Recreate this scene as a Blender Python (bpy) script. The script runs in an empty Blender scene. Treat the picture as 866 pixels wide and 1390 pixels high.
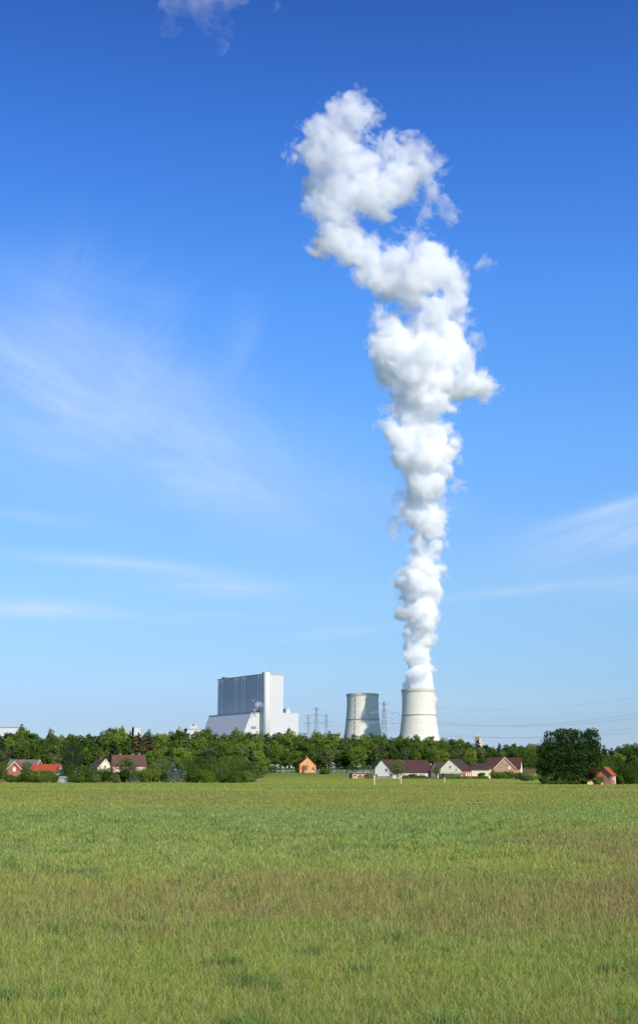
import bpy, math, random
import numpy as np
import openvdb as vdb
from mathutils import Vector, Matrix

random.seed(7)
sc = bpy.context.scene
COL = sc.collection
R = math.radians

# ------------------------------------------------------------------ camera
F, CX, CY, HOR, CH = 1800.0, 433.0, 695.0, 1048.0, 3.0
TH = math.atan((HOR - CY) / F)
cam = bpy.data.objects.new('camera', bpy.data.cameras.new('camera'))
COL.objects.link(cam)
sc.camera = cam
cam.data.sensor_fit = 'VERTICAL'
cam.data.sensor_height = 36
cam.data.lens = 36 * F / 1390
cam.data.clip_start = 0.5
cam.data.clip_end = 80000
cam.location = (0, 0, CH)
cam.rotation_euler = (math.pi / 2 + TH, 0, 0)

def pix(px, py, Y):
    """world point at depth Y seen at photo pixel (px, py)"""
    x = (px - CX) / F
    v = (CY - py) / F
    d = (x, math.cos(TH) - v * math.sin(TH), math.sin(TH) + v * math.cos(TH))
    s = Y / d[1]
    return Vector((d[0] * s, Y, CH + d[2] * s))

def wx(px, Y, py=1048):
    return pix(px, py, Y).x

# ------------------------------------------------------------------ light
SUN_AZ, SUN_EL = 34.0, 38.0      # azimuth to the right of straight behind the camera
sd = Vector((math.sin(R(SUN_AZ)) * math.cos(R(SUN_EL)), -math.cos(R(SUN_AZ)) * math.cos(R(SUN_EL)), math.sin(R(SUN_EL))))
sun = bpy.data.objects.new('sun', bpy.data.lights.new('sun', 'SUN'))
COL.objects.link(sun)
sun.data.energy = 4.5
sun.data.angle = R(0.53)
sun.data.color = (1.0, 0.94, 0.84)
sun.rotation_euler = sd.to_track_quat('Z', 'Y').to_euler()
sun.location = (0, 0, 200)

world = bpy.data.worlds.new('World')
sc.world = world
world.use_nodes = True
wt = world.node_tree
bg = wt.nodes['Background']
sky = wt.nodes.new('ShaderNodeTexSky')
sky.sky_type = 'NISHITA'
sky.sun_disc = False
sky.sun_elevation = R(SUN_EL)
sky.sun_rotation = R(180 - SUN_AZ)
sky.air_density = 1.0
sky.dust_density = 0.3
sky.ozone_density = 2.0

class NT:
    def __init__(self, nt):
        self.nt = nt
    def n(self, t, **kw):
        nd = self.nt.nodes.new(t)
        for k, v in kw.items():
            setattr(nd, k, v)
        return nd
    def l(self, a, b):
        self.nt.links.new(a, b)
    def put(self, sock, v):
        if hasattr(v, 'links') or hasattr(v, 'is_linked'):
            self.l(v, sock)
        else:
            sock.default_value = v
    def m(self, op, a, b=0.0, c=None, clamp=False):
        nd = self.n('ShaderNodeMath', operation=op)
        nd.use_clamp = clamp
        self.put(nd.inputs[0], a)
        self.put(nd.inputs[1], b)
        if c is not None:
            self.put(nd.inputs[2], c)
        return nd.outputs[0]
    def noise(self, vec, scale, detail=3, rough=0.5, dist=0.0):
        nd = self.n('ShaderNodeTexNoise')
        self.put(nd.inputs['Vector'], vec)
        nd.inputs['Scale'].default_value = scale
        nd.inputs['Detail'].default_value = detail
        nd.inputs['Roughness'].default_value = rough
        nd.inputs['Distortion'].default_value = dist
        return nd.outputs['Fac']
    def ramp(self, fac, stops):
        nd = self.n('ShaderNodeValToRGB')
        self.put(nd.inputs[0], fac)
        e = nd.color_ramp.elements
        while len(e) > 1:
            e.remove(e[-1])
        e[0].position = stops[0][0]
        e[0].color = tuple(stops[0][1]) + (1,)
        for p, c in stops[1:]:
            k = e.new(p)
            k.color = tuple(c) + (1,)
        return nd.outputs['Color']
    def mix(self, fac, a, b, blend='MIX'):
        nd = self.n('ShaderNodeMix', data_type='RGBA', blend_type=blend)
        self.put(nd.inputs[0], fac)
        self.put(nd.inputs[6], a if hasattr(a, 'is_linked') else tuple(a) + (1,))
        self.put(nd.inputs[7], b if hasattr(b, 'is_linked') else tuple(b) + (1,))
        return nd.outputs[2]
    def mapr(self, v, a, b, c=0.0, d=1.0, smooth=False):
        nd = self.n('ShaderNodeMapRange')
        if smooth:
            nd.interpolation_type = 'SMOOTHSTEP'
        self.put(nd.inputs[0], v)
        for i, q in zip((1, 2, 3, 4), (a, b, c, d)):
            self.put(nd.inputs[i], q)
        return nd.outputs[0]

W = NT(wt)
tc = W.n('ShaderNodeTexCoord')
sep = W.n('ShaderNodeSeparateXYZ')
W.l(tc.outputs['Generated'], sep.inputs[0])
dx, dy, dz = sep.outputs
def elev(py):
    p = pix(CX, py, 1.0) - Vector((0, 0, CH))
    return p.normalized().z
# tone of the air over elevation (the sky that day was a deep clean blue)
K = 4.0
tone = [(1040, (1.05, 1.45, 2.60)), (980, (1.06, 1.36, 2.15)), (900, (1.25, 1.66, 2.30)), (800, (1.50, 2.00, 2.52)),
        (700, (1.42, 2.12, 3.00)), (600, (1.42, 2.34, 3.38)), (400, (1.12, 2.33, 3.92)), (200, (0.80, 1.86, 3.70)), (0, (0.58, 1.36, 3.00))]
stops = [(max(elev(p), 0), tuple(c / K for c in t)) for p, t in tone]
stops += [(0.66, (0.75 / K, 1.1 / K, 1.6 / K))]
fac = W.ramp(dz, stops)
base = W.mix(1.0, sky.outputs[0], fac, 'MULTIPLY')
base = W.mix(1.0, base, (K / 2, K / 2, K / 2), 'MULTIPLY')     # strength 0.1 below

# cirrus, laid out in the directions of the sky itself
ay = W.m('MAXIMUM', dy, 0.05)
A = W.m('DIVIDE', dx, ay)
E_ = W.m('DIVIDE', dz, ay)
def ae(px, py):
    p = pix(px, py, 1.0)
    return p.x, p.z - CH
def veil(px, py, lpx, wpx, ang, amount):
    """soft elongated patch: centre, half length, half width (photo px at the horizon scale), tilt"""
    a0, e0 = ae(px, py)
    k = 1 / 1834.0
    ca, sa = math.cos(R(ang)), math.sin(R(ang))
    da = W.m('SUBTRACT', A, a0)
    de = W.m('SUBTRACT', E_, e0)
    u = W.m('ADD', W.m('MULTIPLY', da, ca / (lpx * k)), W.m('MULTIPLY', de, sa / (lpx * k)))
    v = W.m('ADD', W.m('MULTIPLY', da, -sa / (wpx * k)), W.m('MULTIPLY', de, ca / (wpx * k)))
    r2 = W.m('ADD', W.m('MULTIPLY', u, u), W.m('MULTIPLY', v, v))
    g = W.m('POWER', 2.718, W.m('MULTIPLY', r2, -1.0))
    return W.m('MULTIPLY', g, amount)
comb = W.n('ShaderNodeCombineXYZ')
W.l(A, comb.inputs[0]); W.l(E_, comb.inputs[1])
def streak(ang, sx, sy, detail, lo, hi):
    mp = W.n('ShaderNodeMapping')
    mp.vector_type = 'TEXTURE'
    mp.inputs['Rotation'].default_value = (0, 0, R(ang))
    mp.inputs['Scale'].default_value = (1 / sx, 1 / sy, 1)
    W.l(comb.outputs[0], mp.inputs['Vector'])
    f = W.noise(mp.outputs[0], 1.0, detail + 2, 0.66, 0.9)
    return W.mapr(f, lo, hi, 0, 1, True)
s1 = streak(-28, 3.0, 14.0, 7, 0.28, 0.78)
s2 = streak(-4, 3.0, 28.0, 6, 0.30, 0.75)
s3 = streak(70, 4.0, 18.0, 6, 0.32, 0.8)
s4 = streak(18, 3.0, 22.0, 6, 0.30, 0.75)
def total(items):
    o = items[0]
    for i in items[1:]:
        o = W.m('ADD', o, i)
    return o
c1 = total([veil(90, 560, 270, 115, -16, 0.42), veil(330, 640, 200, 65, -18, 0.32), veil(60, 440, 140, 100, -30, 0.20)])
c3 = total([veil(200, 470, 60, 110, 0, 0.28), veil(95, 360, 35, 80, 0, 0.22), veil(335, 480, 30, 70, 0, 0.18)])
c2 = total([veil(160, 765, 120, 10, -5, 0.6), veil(290, 795, 100, 15, -4, 0.6), veil(60, 828, 110, 12, 0, 0.65), veil(250, 838, 170, 8, 0, 0.25),
            veil(450, 860, 90, 8, 6, 0.32), veil(200, 925, 330, 14, 2, 0.20), veil(660, 950, 260, 22, 0, 0.22), veil(60, 705, 90, 10, -8, 0.25)])
c4 = total([veil(850, 688, 80, 11, 17, 0.50), veil(830, 725, 130, 34, 14, 0.75), veil(720, 800, 130, 7, 6, 0.45), veil(860, 790, 80, 26, 8, 0.30), veil(600, 690, 110, 20, -10, 0.12)])
cl = total([W.m('MULTIPLY', c1, s1), W.m('MULTIPLY', c1, 0.45), W.m('MULTIPLY', c2, s2), W.m('MULTIPLY', c2, 0.2), W.m('MULTIPLY', c3, s3), W.m('MULTIPLY', c4, s4), W.m('MULTIPLY', c4, 0.25)])
cl = W.m('MINIMUM', cl, 0.75)
skyc = W.mix(cl, base, (5.6, 7.0, 9.0))
W.l(skyc, bg.inputs[0])
bg.inputs[1].default_value = 0.1

sc.view_settings.view_transform = 'Standard'
sc.view_settings.look = 'None'
sc.view_settings.exposure = 0.12
sc.view_settings.gamma = 1.0
sc.view_settings.use_curve_mapping = False
sc.cycles.max_bounces = 40
sc.cycles.volume_bounces = 40
sc.cycles.diffuse_bounces = 4
sc.cycles.transmission_bounces = 4
sc.cycles.transparent_max_bounces = 8
sc.cycles.volume_step_rate = 0.2
sc.cycles.volume_max_steps = 512
sc.cycles.use_denoising = True
sc.cycles.use_adaptive_sampling = True
sc.cycles.adaptive_threshold = 0.01

# ------------------------------------------------------------------ objects and tags
def tag(o, label=None, cat=None, group=None, kind=None):
    if label: o['label'] = label
    if cat: o['category'] = cat
    if group: o['group'] = group
    if kind: o['kind'] = kind
    return o

def empty(name, loc, rz=0.0, label=None, cat=None, group=None, scale=1.0):
    o = bpy.data.objects.new(name, None)
    COL.objects.link(o)
    o.location = loc
    o.rotation_euler = (0, 0, rz)
    o.scale = (scale, scale, scale) if not isinstance(scale, tuple) else scale
    o.empty_display_size = 0.5
    return tag(o, label, cat, group)

class MB:
    def __init__(self):
        self.v = []; self.f = []
    def add(self, vs, fs, M=None):
        b = len(self.v)
        for p in vs:
            p = Vector(p)
            self.v.append(tuple(M @ p) if M is not None else tuple(p))
        for f in fs:
            self.f.append([b + i for i in f])
        return self
    def box(self, x0, x1, y0, y1, z0, z1, M=None):
        vs = [(x0, y0, z0), (x1, y0, z0), (x1, y1, z0), (x0, y1, z0), (x0, y0, z1), (x1, y0, z1), (x1, y1, z1), (x0, y1, z1)]
        fs = [(0, 3, 2, 1), (4, 5, 6, 7), (0, 1, 5, 4), (1, 2, 6, 5), (2, 3, 7, 6), (3, 0, 4, 7)]
        return self.add(vs, fs, M)
    def prism(self, prof, x0, x1, M=None):
        """profile of (y,z) points extruded along x"""
        n = len(prof)
        vs = [(x0, y, z) for y, z in prof] + [(x1, y, z) for y, z in prof]
        fs = [tuple(range(n))[::-1], tuple(range(n, 2 * n))]
        for i in range(n):
            j = (i + 1) % n
            fs.append((i, j, n + j, n + i))
        return self.add(vs, fs, M)
    def tube(self, pts, rads, n=8, cap=True, M=None):
        pts = [Vector(p) for p in pts]
        if not hasattr(rads, '__len__'): rads = [rads] * len(pts)
        rings = []
        for i, p in enumerate(pts):
            d = (pts[min(i + 1, len(pts) - 1)] - pts[max(i - 1, 0)]).normalized()
            up = Vector((0, 0, 1)) if abs(d.z) < 0.9 else Vector((1, 0, 0))
            a = d.cross(up).normalized(); b = d.cross(a).normalized()
            rings.append([p + (a * math.cos(2 * math.pi * k / n) + b * math.sin(2 * math.pi * k / n)) * rads[i] for k in range(n)])
        vs = [q for r in rings for q in r]
        fs = []
        for i in range(len(pts) - 1):
            for k in range(n):
                k2 = (k + 1) % n
                fs.append((i * n + k, i * n + k2, (i + 1) * n + k2, (i + 1) * n + k))
        if cap:
            fs.append(tuple(range(n))[::-1]); fs.append(tuple((len(pts) - 1) * n + k for k in range(n)))
        return self.add(vs, fs, M)
    def lathe(self, prof, n=64, M=None, cap=False):
        vs = []
        for r, z in prof:
            vs += [(r * math.cos(2 * math.pi * k / n), r * math.sin(2 * math.pi * k / n), z) for k in range(n)]
        fs = []
        for i in range(len(prof) - 1):
            for k in range(n):
                k2 = (k + 1) % n
                fs.append((i * n + k, i * n + k2, (i + 1) * n + k2, (i + 1) * n + k))
        if cap:
            fs.append(tuple(range(n))[::-1]); fs.append(tuple((len(prof) - 1) * n + k for k in range(n)))
        return self.add(vs, fs, M)
    def build(self, name, mat, parent=None, smooth=False):
        me = bpy.data.meshes.new(name)
        me.from_pydata(self.v, [], self.f)
        me.materials.append(mat)
        if smooth:
            me.polygons.foreach_set('use_smooth', [True] * len(me.polygons))
        o = bpy.data.objects.new(name, me)
        COL.objects.link(o)
        if parent is not None: o.parent = parent
        return o

# ------------------------------------------------------------------ materials
def mat_new(name):
    m = bpy.data.materials.new(name)
    m.use_nodes = True
    nt = m.node_tree
    nt.nodes.clear()
    T = NT(nt)
    out = T.n('ShaderNodeOutputMaterial')
    return m, T, out

def paint(name, col, var=0.12, scale=0.6, rough=0.8, streaks=0.0, spec=0.3, bands=None, blotch=None, metallic=0.0):
    m, T, out = mat_new(name)
    tcn = T.n('ShaderNodeTexCoord')
    P = tcn.outputs['Object']
    f = T.noise(P, scale, 5, 0.6)
    c = T.mix(T.mapr(f, 0.3, 0.7, 0, 1), tuple(x * (1 - var) for x in col), tuple(min(1, x * (1 + var)) for x in col))
    if streaks:
        mp = T.n('ShaderNodeMapping')
        mp.inputs['Scale'].default_value = (1, 1, 0.06)
        T.l(P, mp.inputs[0])
        g = T.noise(mp.outputs[0], scale * 4, 5, 0.65)
        c = T.mix(T.mapr(g, 0.5, 0.8, 0, streaks), c, tuple(x * 0.55 for x in col))
    if bands:
        sp = T.n('ShaderNodeSeparateXYZ'); T.l(P, sp.inputs[0])
        w = T.m('FRACT', T.m('DIVIDE', sp.outputs[2 if bands[2] == 'z' else (0 if bands[2] == 'x' else 1)], bands[0]))
        k = T.m('LESS_THAN', w, bands[3])
        c = T.mix(T.m('MULTIPLY', k, bands[1]), c, tuple(x * 0.5 for x in col))
    if blotch:
        g = T.noise(P, blotch[0], 4, 0.7, 0.5)
        c = T.mix(T.mapr(g, 0.52, 0.7, 0, 1), c, blotch[1])
    b = T.n('ShaderNodeBsdfPrincipled')
    T.l(c, b.inputs['Base Color'])
    b.inputs['Roughness'].default_value = rough
    b.inputs['Specular IOR Level'].default_value = spec
    b.inputs['Metallic'].default_value = metallic
    T.l(b.outputs[0], out.inputs['Surface'])
    return m

def brickmat(name, c1, c2, mortar):
    m, T, out = mat_new(name)
    tcn = T.n('ShaderNodeTexCoord')
    mp = T.n('ShaderNodeMapping')
    mp.inputs['Rotation'].default_value = (R(90), 0, 0)
    T.l(tcn.outputs['Object'], mp.inputs[0])
    bk = T.n('ShaderNodeTexBrick')
    T.l(mp.outputs[0], bk.inputs['Vector'])
    bk.inputs['Scale'].default_value = 3.0
    bk.inputs['Color1'].default_value = tuple(c1) + (1,)
    bk.inputs['Color2'].default_value = tuple(c2) + (1,)
    bk.inputs['Mortar'].default_value = tuple(mortar) + (1,)
    f = T.noise(tcn.outputs['Object'], 0.5, 4, 0.6)
    c = T.mix(T.mapr(f, 0.3, 0.75, 0, 0.35), bk.outputs['Color'], tuple(x * 0.6 for x in c1))
    b = T.n('ShaderNodeBsdfPrincipled')
    T.l(c, b.inputs['Base Color'])
    b.inputs['Roughness'].default_value = 0.9
    b.inputs['Specular IOR Level'].default_value = 0.2
    T.l(b.outputs[0], out.inputs['Surface'])
    return m

def roofmat(name, col, var=0.25):
    m, T, out = mat_new(name)
    tcn = T.n('ShaderNodeTexCoord')
    P = tcn.outputs['Object']
    wv = T.n('ShaderNodeTexWave', wave_type='BANDS', bands_direction='Z')
    T.l(P, wv.inputs['Vector'])
    wv.inputs['Scale'].default_value = 1.2
    wv.inputs['Distortion'].default_value = 0.6
    f = T.noise(P, 0.9, 5, 0.65)
    g = T.noise(P, 9.0, 2, 0.5)
    c = T.mix(T.mapr(f, 0.3, 0.7, 0, 1), tuple(x * (1 - var) for x in col), tuple(min(1, x * (1 + var)) for x in col))
    c = T.mix(T.mapr(g, 0.3, 0.8, 0, 0.35), c, tuple(x * 0.5 for x in col))
    c = T.mix(T.m('MULTIPLY', wv.outputs['Fac'], 0.25), c, tuple(x * 0.55 for x in col))
    b = T.n('ShaderNodeBsdfPrincipled')
    T.l(c, b.inputs['Base Color'])
    b.inputs['Roughness'].default_value = 0.75
    b.inputs['Specular IOR Level'].default_value = 0.25
    T.l(b.outputs[0], out.inputs['Surface'])
    return m

def leafmat(name, dark, mid, light, transl=0.3, hue=0.5):
    """leaf colour varies from leaf clump to leaf clump and from tree to tree"""
    m, T, out = mat_new(name)
    at = T.n('ShaderNodeAttribute', attribute_name='lv')
    oi = T.n('ShaderNodeObjectInfo')
    tcn = T.n('ShaderNodeTexCoord')
    f = T.noise(tcn.outputs['Object'], 0.35, 3, 0.6)
    t = T.m('ADD', T.m('MULTIPLY', at.outputs['Fac'], 0.5), T.m('MULTIPLY', T.mapr(f, 0.3, 0.7, 0, 1), 0.5))
    t = T.m('ADD', t, T.m('MULTIPLY', T.m('SUBTRACT', oi.outputs['Random'], 0.5), hue), clamp=True)
    c = T.ramp(t, [(0.0, dark), (0.5, mid), (1.0, light)])
    d = T.n('ShaderNodeBsdfDiffuse'); T.l(c, d.inputs[0])
    tr = T.n('ShaderNodeBsdfTranslucent')
    c2 = T.mix(1.0, c, (1.1, 1.2, 0.5), 'MULTIPLY')
    T.l(c2, tr.inputs[0])
    mx = T.n('ShaderNodeMixShader'); mx.inputs[0].default_value = transl
    T.l(d.outputs[0], mx.inputs[1]); T.l(tr.outputs[0], mx.inputs[2])
    T.l(mx.outputs[0], out.inputs['Surface'])
    return m

M = {}
M['concrete'] = paint('tower_concrete', (0.72, 0.685, 0.59), 0.05, 0.03, 0.9, 0.22, 0.1, bands=(9.0, 0.04, 'z', 0.06))
M['concrete_rim'] = paint('tower_rim_concrete', (0.58, 0.54, 0.46), 0.12, 0.05, 0.9, 0.3, 0.1)
M['concrete_dark'] = paint('ring_walkway', (0.30, 0.28, 0.25), 0.1, 0.2)
M['inner'] = paint('tower_inside', (0.25, 0.24, 0.22), 0.1, 0.1)
M['clad_dark'] = paint('dark_cladding', (0.50, 0.50, 0.51), 0.05, 0.03, 0.55, 0.12, 0.3, bands=(4.6, 0.45, 'y', 0.3))
M['clad_light'] = paint('light_cladding', (0.58, 0.57, 0.56), 0.03, 0.03, 0.6, 0.1, 0.3, bands=(8.0, 0.10, 'z', 0.05))
M['clad_mid'] = paint('mid_cladding', (0.44, 0.44, 0.45), 0.04, 0.03, 0.6, 0.1, 0.3, bands=(6.0, 0.10, 'z', 0.08))
M['clad_tube'] = paint('pale_pipe_cladding', (0.78, 0.78, 0.78), 0.04, 0.03, 0.5)
M['tower_tube'] = paint('stair_tower_cladding', (0.66, 0.65, 0.62), 0.03, 0.03, 0.5)
M['plant_white'] = paint('plant_white', (0.62, 0.62, 0.62), 0.05, 0.05)
M['plant_grey'] = paint('plant_grey', (0.20, 0.22, 0.25), 0.1, 0.05)
M['plant_beige'] = paint('plant_beige', (0.62, 0.52, 0.40), 0.12, 0.1)
M['plant_brown'] = paint('plant_brown', (0.20, 0.13, 0.11), 0.1, 0.1)
M['steel'] = paint('galvanised_steel', (0.34, 0.37, 0.40), 0.1, 0.5, 0.6, metallic=0.2)
M['wire'] = paint('conductor', (0.10, 0.11, 0.13), 0.05, 1.0, 0.6)
M['cream'] = paint('cream_render', (0.80, 0.72, 0.50), 0.07, 0.7, 0.9, 0.15)
M['white'] = paint('white_render', (0.80, 0.77, 0.70), 0.06, 0.7, 0.9, 0.15)
M['pale'] = paint('pale_render', (0.62, 0.56, 0.46), 0.10, 0.8, 0.9, 0.25)
M['pink'] = paint('pink_render', (0.62, 0.27, 0.23), 0.10, 0.8, 0.9, 0.15)
M['orange'] = paint('orange_render', (0.78, 0.34, 0.13), 0.09, 0.8, 0.9, 0.15)
M['peach'] = paint('peach_render', (0.62, 0.36, 0.20), 0.10, 0.8, 0.9, 0.15)
M['brick'] = brickmat('red_brick', (0.43, 0.125, 0.065), (0.50, 0.165, 0.09), (0.42, 0.27, 0.20))
M['brick_light'] = brickmat('orange_brick', (0.50, 0.23, 0.13), (0.56, 0.28, 0.17), (0.5, 0.42, 0.34))
M['roof_brown'] = roofmat('brown_roof_tiles', (0.088, 0.036, 0.028))
M['roof_dark'] = roofmat('dark_roof_tiles', (0.078, 0.040, 0.036))
M['roof_greybrown'] = roofmat('weathered_brown_tiles', (0.13, 0.070, 0.052))
M['roof_red'] = roofmat('orange_red_tiles', (0.43, 0.080, 0.032), 0.15)
M['roof_grey'] = roofmat('grey_roof_tiles', (0.17, 0.15, 0.15))
M['metal_roof'] = paint('grey_sheet_roof', (0.25, 0.26, 0.28), 0.1, 0.5)
M['frame'] = paint('white_window_frame', (0.78, 0.78, 0.76), 0.03, 1.0)
M['glass'] = paint('dark_window_glass', (0.035, 0.04, 0.05), 0.2, 1.0, 0.15, 0, 0.5)
M['blind'] = paint('white_roller_blind', (0.75, 0.74, 0.70), 0.04, 1.0)
M['doorwood'] = paint('dark_red_door', (0.20, 0.05, 0.035), 0.1, 1.0)
M['trim'] = paint('pale_verge_board', (0.70, 0.60, 0.50), 0.05, 1.0)
M['orangeboard'] = paint('orange_board', (0.75, 0.16, 0.03), 0.05, 1.0)
M['dark'] = paint('dark_timber', (0.045, 0.035, 0.03), 0.2, 1.5)
M['timber'] = paint('brown_timber', (0.13, 0.075, 0.05), 0.25, 2.0)
M['fence'] = paint('grey_fence_steel', (0.30, 0.36, 0.40), 0.1, 1.0)
M['yellow'] = paint('pale_yellow_paint', (0.75, 0.62, 0.25), 0.10, 2.0, 0.7, 0.3)
M['postcap'] = paint('white_marker_cap', (0.78, 0.74, 0.60), 0.05, 2.0, 0.7)
M['yellowwall'] = paint('yellow_plaster', (0.80, 0.50, 0.18), 0.15, 1.2, 0.9, 0.2, blotch=(1.0, (0.55, 0.30, 0.16)))
M['bark'] = paint('brown_bark', (0.10, 0.075, 0.055), 0.3, 1.5, 0.95, 0.5)
M['bark_pale'] = paint('pale_bark', (0.34, 0.29, 0.22), 0.3, 1.5, 0.95, 0.4)
M['bark_pine'] = paint('pine_bark', (0.26, 0.13, 0.075), 0.3, 1.0, 0.95, 0.4)
M['leaf_mid'] = leafmat('broadleaf_mid', (0.045, 0.080, 0.014), (0.120, 0.190, 0.030), (0.250, 0.310, 0.052), 0.3, 0.9)
M['leaf_dark'] = leafmat('broadleaf_dark', (0.032, 0.060, 0.014), (0.075, 0.125, 0.024), (0.140, 0.195, 0.038), 0.22, 0.4)
M['leaf_oak'] = leafmat('oak_leaves', (0.013, 0.030, 0.009), (0.032, 0.066, 0.015), (0.068, 0.118, 0.026), 0.2, 0.1)
M['leaf_yellow'] = leafmat('yellow_green_leaves', (0.07, 0.13, 0.02), (0.135, 0.20, 0.035), (0.21, 0.26, 0.055), 0.3, 0.4)
M['leaf_grey'] = leafmat('grey_green_leaves', (0.055, 0.085, 0.030), (0.120, 0.160, 0.050), (0.22, 0.26, 0.085), 0.25, 0.5)
M['needle_pine'] = leafmat('pine_needles', (0.018, 0.032, 0.018), (0.036, 0.056, 0.030), (0.075, 0.095, 0.045), 0.12, 0.3)
M['needle_blue'] = leafmat('blue_spruce_needles', (0.04, 0.065, 0.05), (0.12, 0.17, 0.15), (0.34, 0.40, 0.36), 0.12, 0.2)
M['needle_brown'] = leafmat('browned_needles', (0.055, 0.042, 0.018), (0.13, 0.085, 0.04), (0.22, 0.15, 0.075), 0.15, 0.4)
M['leaf_red'] = leafmat('copper_leaves', (0.05, 0.03, 0.012), (0.10, 0.065, 0.02), (0.14, 0.13, 0.03), 0.3, 0.3)

# ------------------------------------------------------------------ noise (numpy)
def hashn(ix, iy, iz, seed):
    with np.errstate(over='ignore'):
        h = (ix.astype(np.uint32) * np.uint32(374761393) + iy.astype(np.uint32) * np.uint32(668265263)
             + iz.astype(np.uint32) * np.uint32(2246822519) + np.uint32((seed * 3266489917) & 0xffffffff))
        h = (h ^ (h >> np.uint32(13))) * np.uint32(1274126177)
        h = h ^ (h >> np.uint32(16))
    return h.astype(np.float32) / np.float32(4294967295.0)
def vnoise(x, y, z, seed=0):
    xi, yi, zi = np.floor(x), np.floor(y), np.floor(z)
    fx, fy, fz = [(a - b).astype(np.float32) for a, b in ((x, xi), (y, yi), (z, zi))]
    xi, yi, zi = xi.astype(np.int64), yi.astype(np.int64), zi.astype(np.int64)
    fx = fx * fx * (3 - 2 * fx); fy = fy * fy * (3 - 2 * fy); fz = fz * fz * (3 - 2 * fz)
    r = 0
    for a in (0, 1):
        u = fx if a else 1 - fx
        for b in (0, 1):
            v = fy if b else 1 - fy
            for c in (0, 1):
                w = fz if c else 1 - fz
                r = r + u * v * w * hashn(xi + a, yi + b, zi + c, seed)
    return r
def fbm2(x, y, s, seed, octs=4, g=0.5):
    r = 0; a = 1; t = 0
    for i in range(octs):
        q = (2 ** i) / s
        r = r + a * vnoise(x * q + 17.3 * i, y * q - 9.1 * i, np.zeros_like(x) + 0.5, seed + i)
        t += a; a *= g
    return r / t
def sstep(a, b, v):
    t = np.clip((v - a) / (b - a), 0, 1)
    return t * t * (3 - 2 * t)

# ------------------------------------------------------------------ ground
BANK = 2.7
def gz(x, y):
    """height of the land: a flat meadow, then a low bank behind the village"""
    x = np.asarray(x, dtype=float); y = np.asarray(y, dtype=float)
    rise = sstep(662, 700, y - 12 * (fbm2(x, y, 60, 31, 2) - 0.5))
    z = BANK * rise
    z = z + 0.10 * (fbm2(x, y, 9, 41, 3) - 0.5) + 0.35 * (fbm2(x, y, 45, 43, 2) - 0.5) * sstep(20, 80, y) * (1 - 0.7 * sstep(200, 330, y)) + 0.09 * (fbm2(x, y, 1.6, 51, 3, 0.6) - 0.5) * (1 - sstep(50, 110, y))
    return z
def gz1(x, y):
    return float(gz(np.array([x]), np.array([y]))[0])

def patch_colour(x, y):
    """colour of the meadow plants at a place (albedo)"""
    n1 = fbm2(x, y, 26, 1, 4, 0.6)
    n2 = fbm2(x, y, 7, 2, 4, 0.6)
    n3 = fbm2(x, y * 0.6, 14, 3, 4, 0.6)
    n4 = fbm2(x, y, 3.0, 4, 3, 0.6)
    mid = np.array([0.310, 0.390, 0.080]); yel = np.array([0.420, 0.440, 0.078])
    blu = np.array([0.310, 0.410, 0.125]); bro = np.array([0.360, 0.260, 0.095]); drk = np.array([0.175, 0.250, 0.055])
    c = mid[None] + np.zeros((len(x), 3))
    def mixin(c, col, w):
        w = np.clip(w, 0, 1)[:, None]
        return c * (1 - w) + col[None] * w
    c = mixin(c, yel, sstep(0.38, 0.66, n1) * 0.9)
    # bluish dock and clover belt in the middle of the meadow
    belt = sstep(37, 48, y) * (1 - sstep(95, 150, y))
    c = mixin(c, blu, belt * sstep(0.36, 0.60, n3 * 0.6 + n2 * 0.4) * 0.9)
    # seeding reddish grass: a belt close by (stronger on the right), another far off, a thin one at the very back
    b1 = sstep(23.5, 28.5, y) * (1 - sstep(34, 44, y)) * sstep(-13, -1, x + 8 * (n2 - 0.5)) * (0.35 + 0.65 * sstep(0.35, 0.6, n3))
    b2 = sstep(125, 160, y) * (1 - sstep(175, 215, y)) * (0.55 + 0.45 * sstep(0.4, 0.6, n1))
    b3 = sstep(240, 262, y) * (1 - sstep(275, 300, y)) * sstep(-30, 30, x)
    b4 = sstep(30, 44, y) * (1 - sstep(60, 80, y)) * sstep(6, 12, x) * 0.6
    bw = np.maximum(np.maximum(b1, b2 * 0.45), np.maximum(b3 * 0.8, b4)) * sstep(0.30, 0.56, n2 * 0.55 + n4 * 0.45)
    c = mixin(c, bro, bw * 0.85)
    c = mixin(c, bro, sstep(0.60, 0.78, n3) * 0.4 * (y < 400))
    c = mixin(c, yel, sstep(0.55, 0.75, n2) * 0.45)
    c = mixin(c, drk, sstep(0.62, 0.75, n4) * 0.45)
    # back bank: greener, some bare reddish soil
    red = np.array([0.24, 0.13, 0.09])
    c = mixin(c, drk, sstep(662, 690, y) * 0.7)
    c = mixin(c, red, sstep(640, 655, y) * (1 - sstep(672, 685, y)) * sstep(0.50, 0.62, n1) * (x < 20) * 0.7)
    c = (c * 0.96 + c.mean(1)[:, None] * 0.04) * 0.99
    return c, bw

def set_pcol(me, name, cols):
    a = me.color_attributes.new(name, 'FLOAT_COLOR', 'POINT')
    a.data.foreach_set('color', np.concatenate([cols, np.ones((len(cols), 1))], 1).astype(np.float32).ravel())

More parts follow.
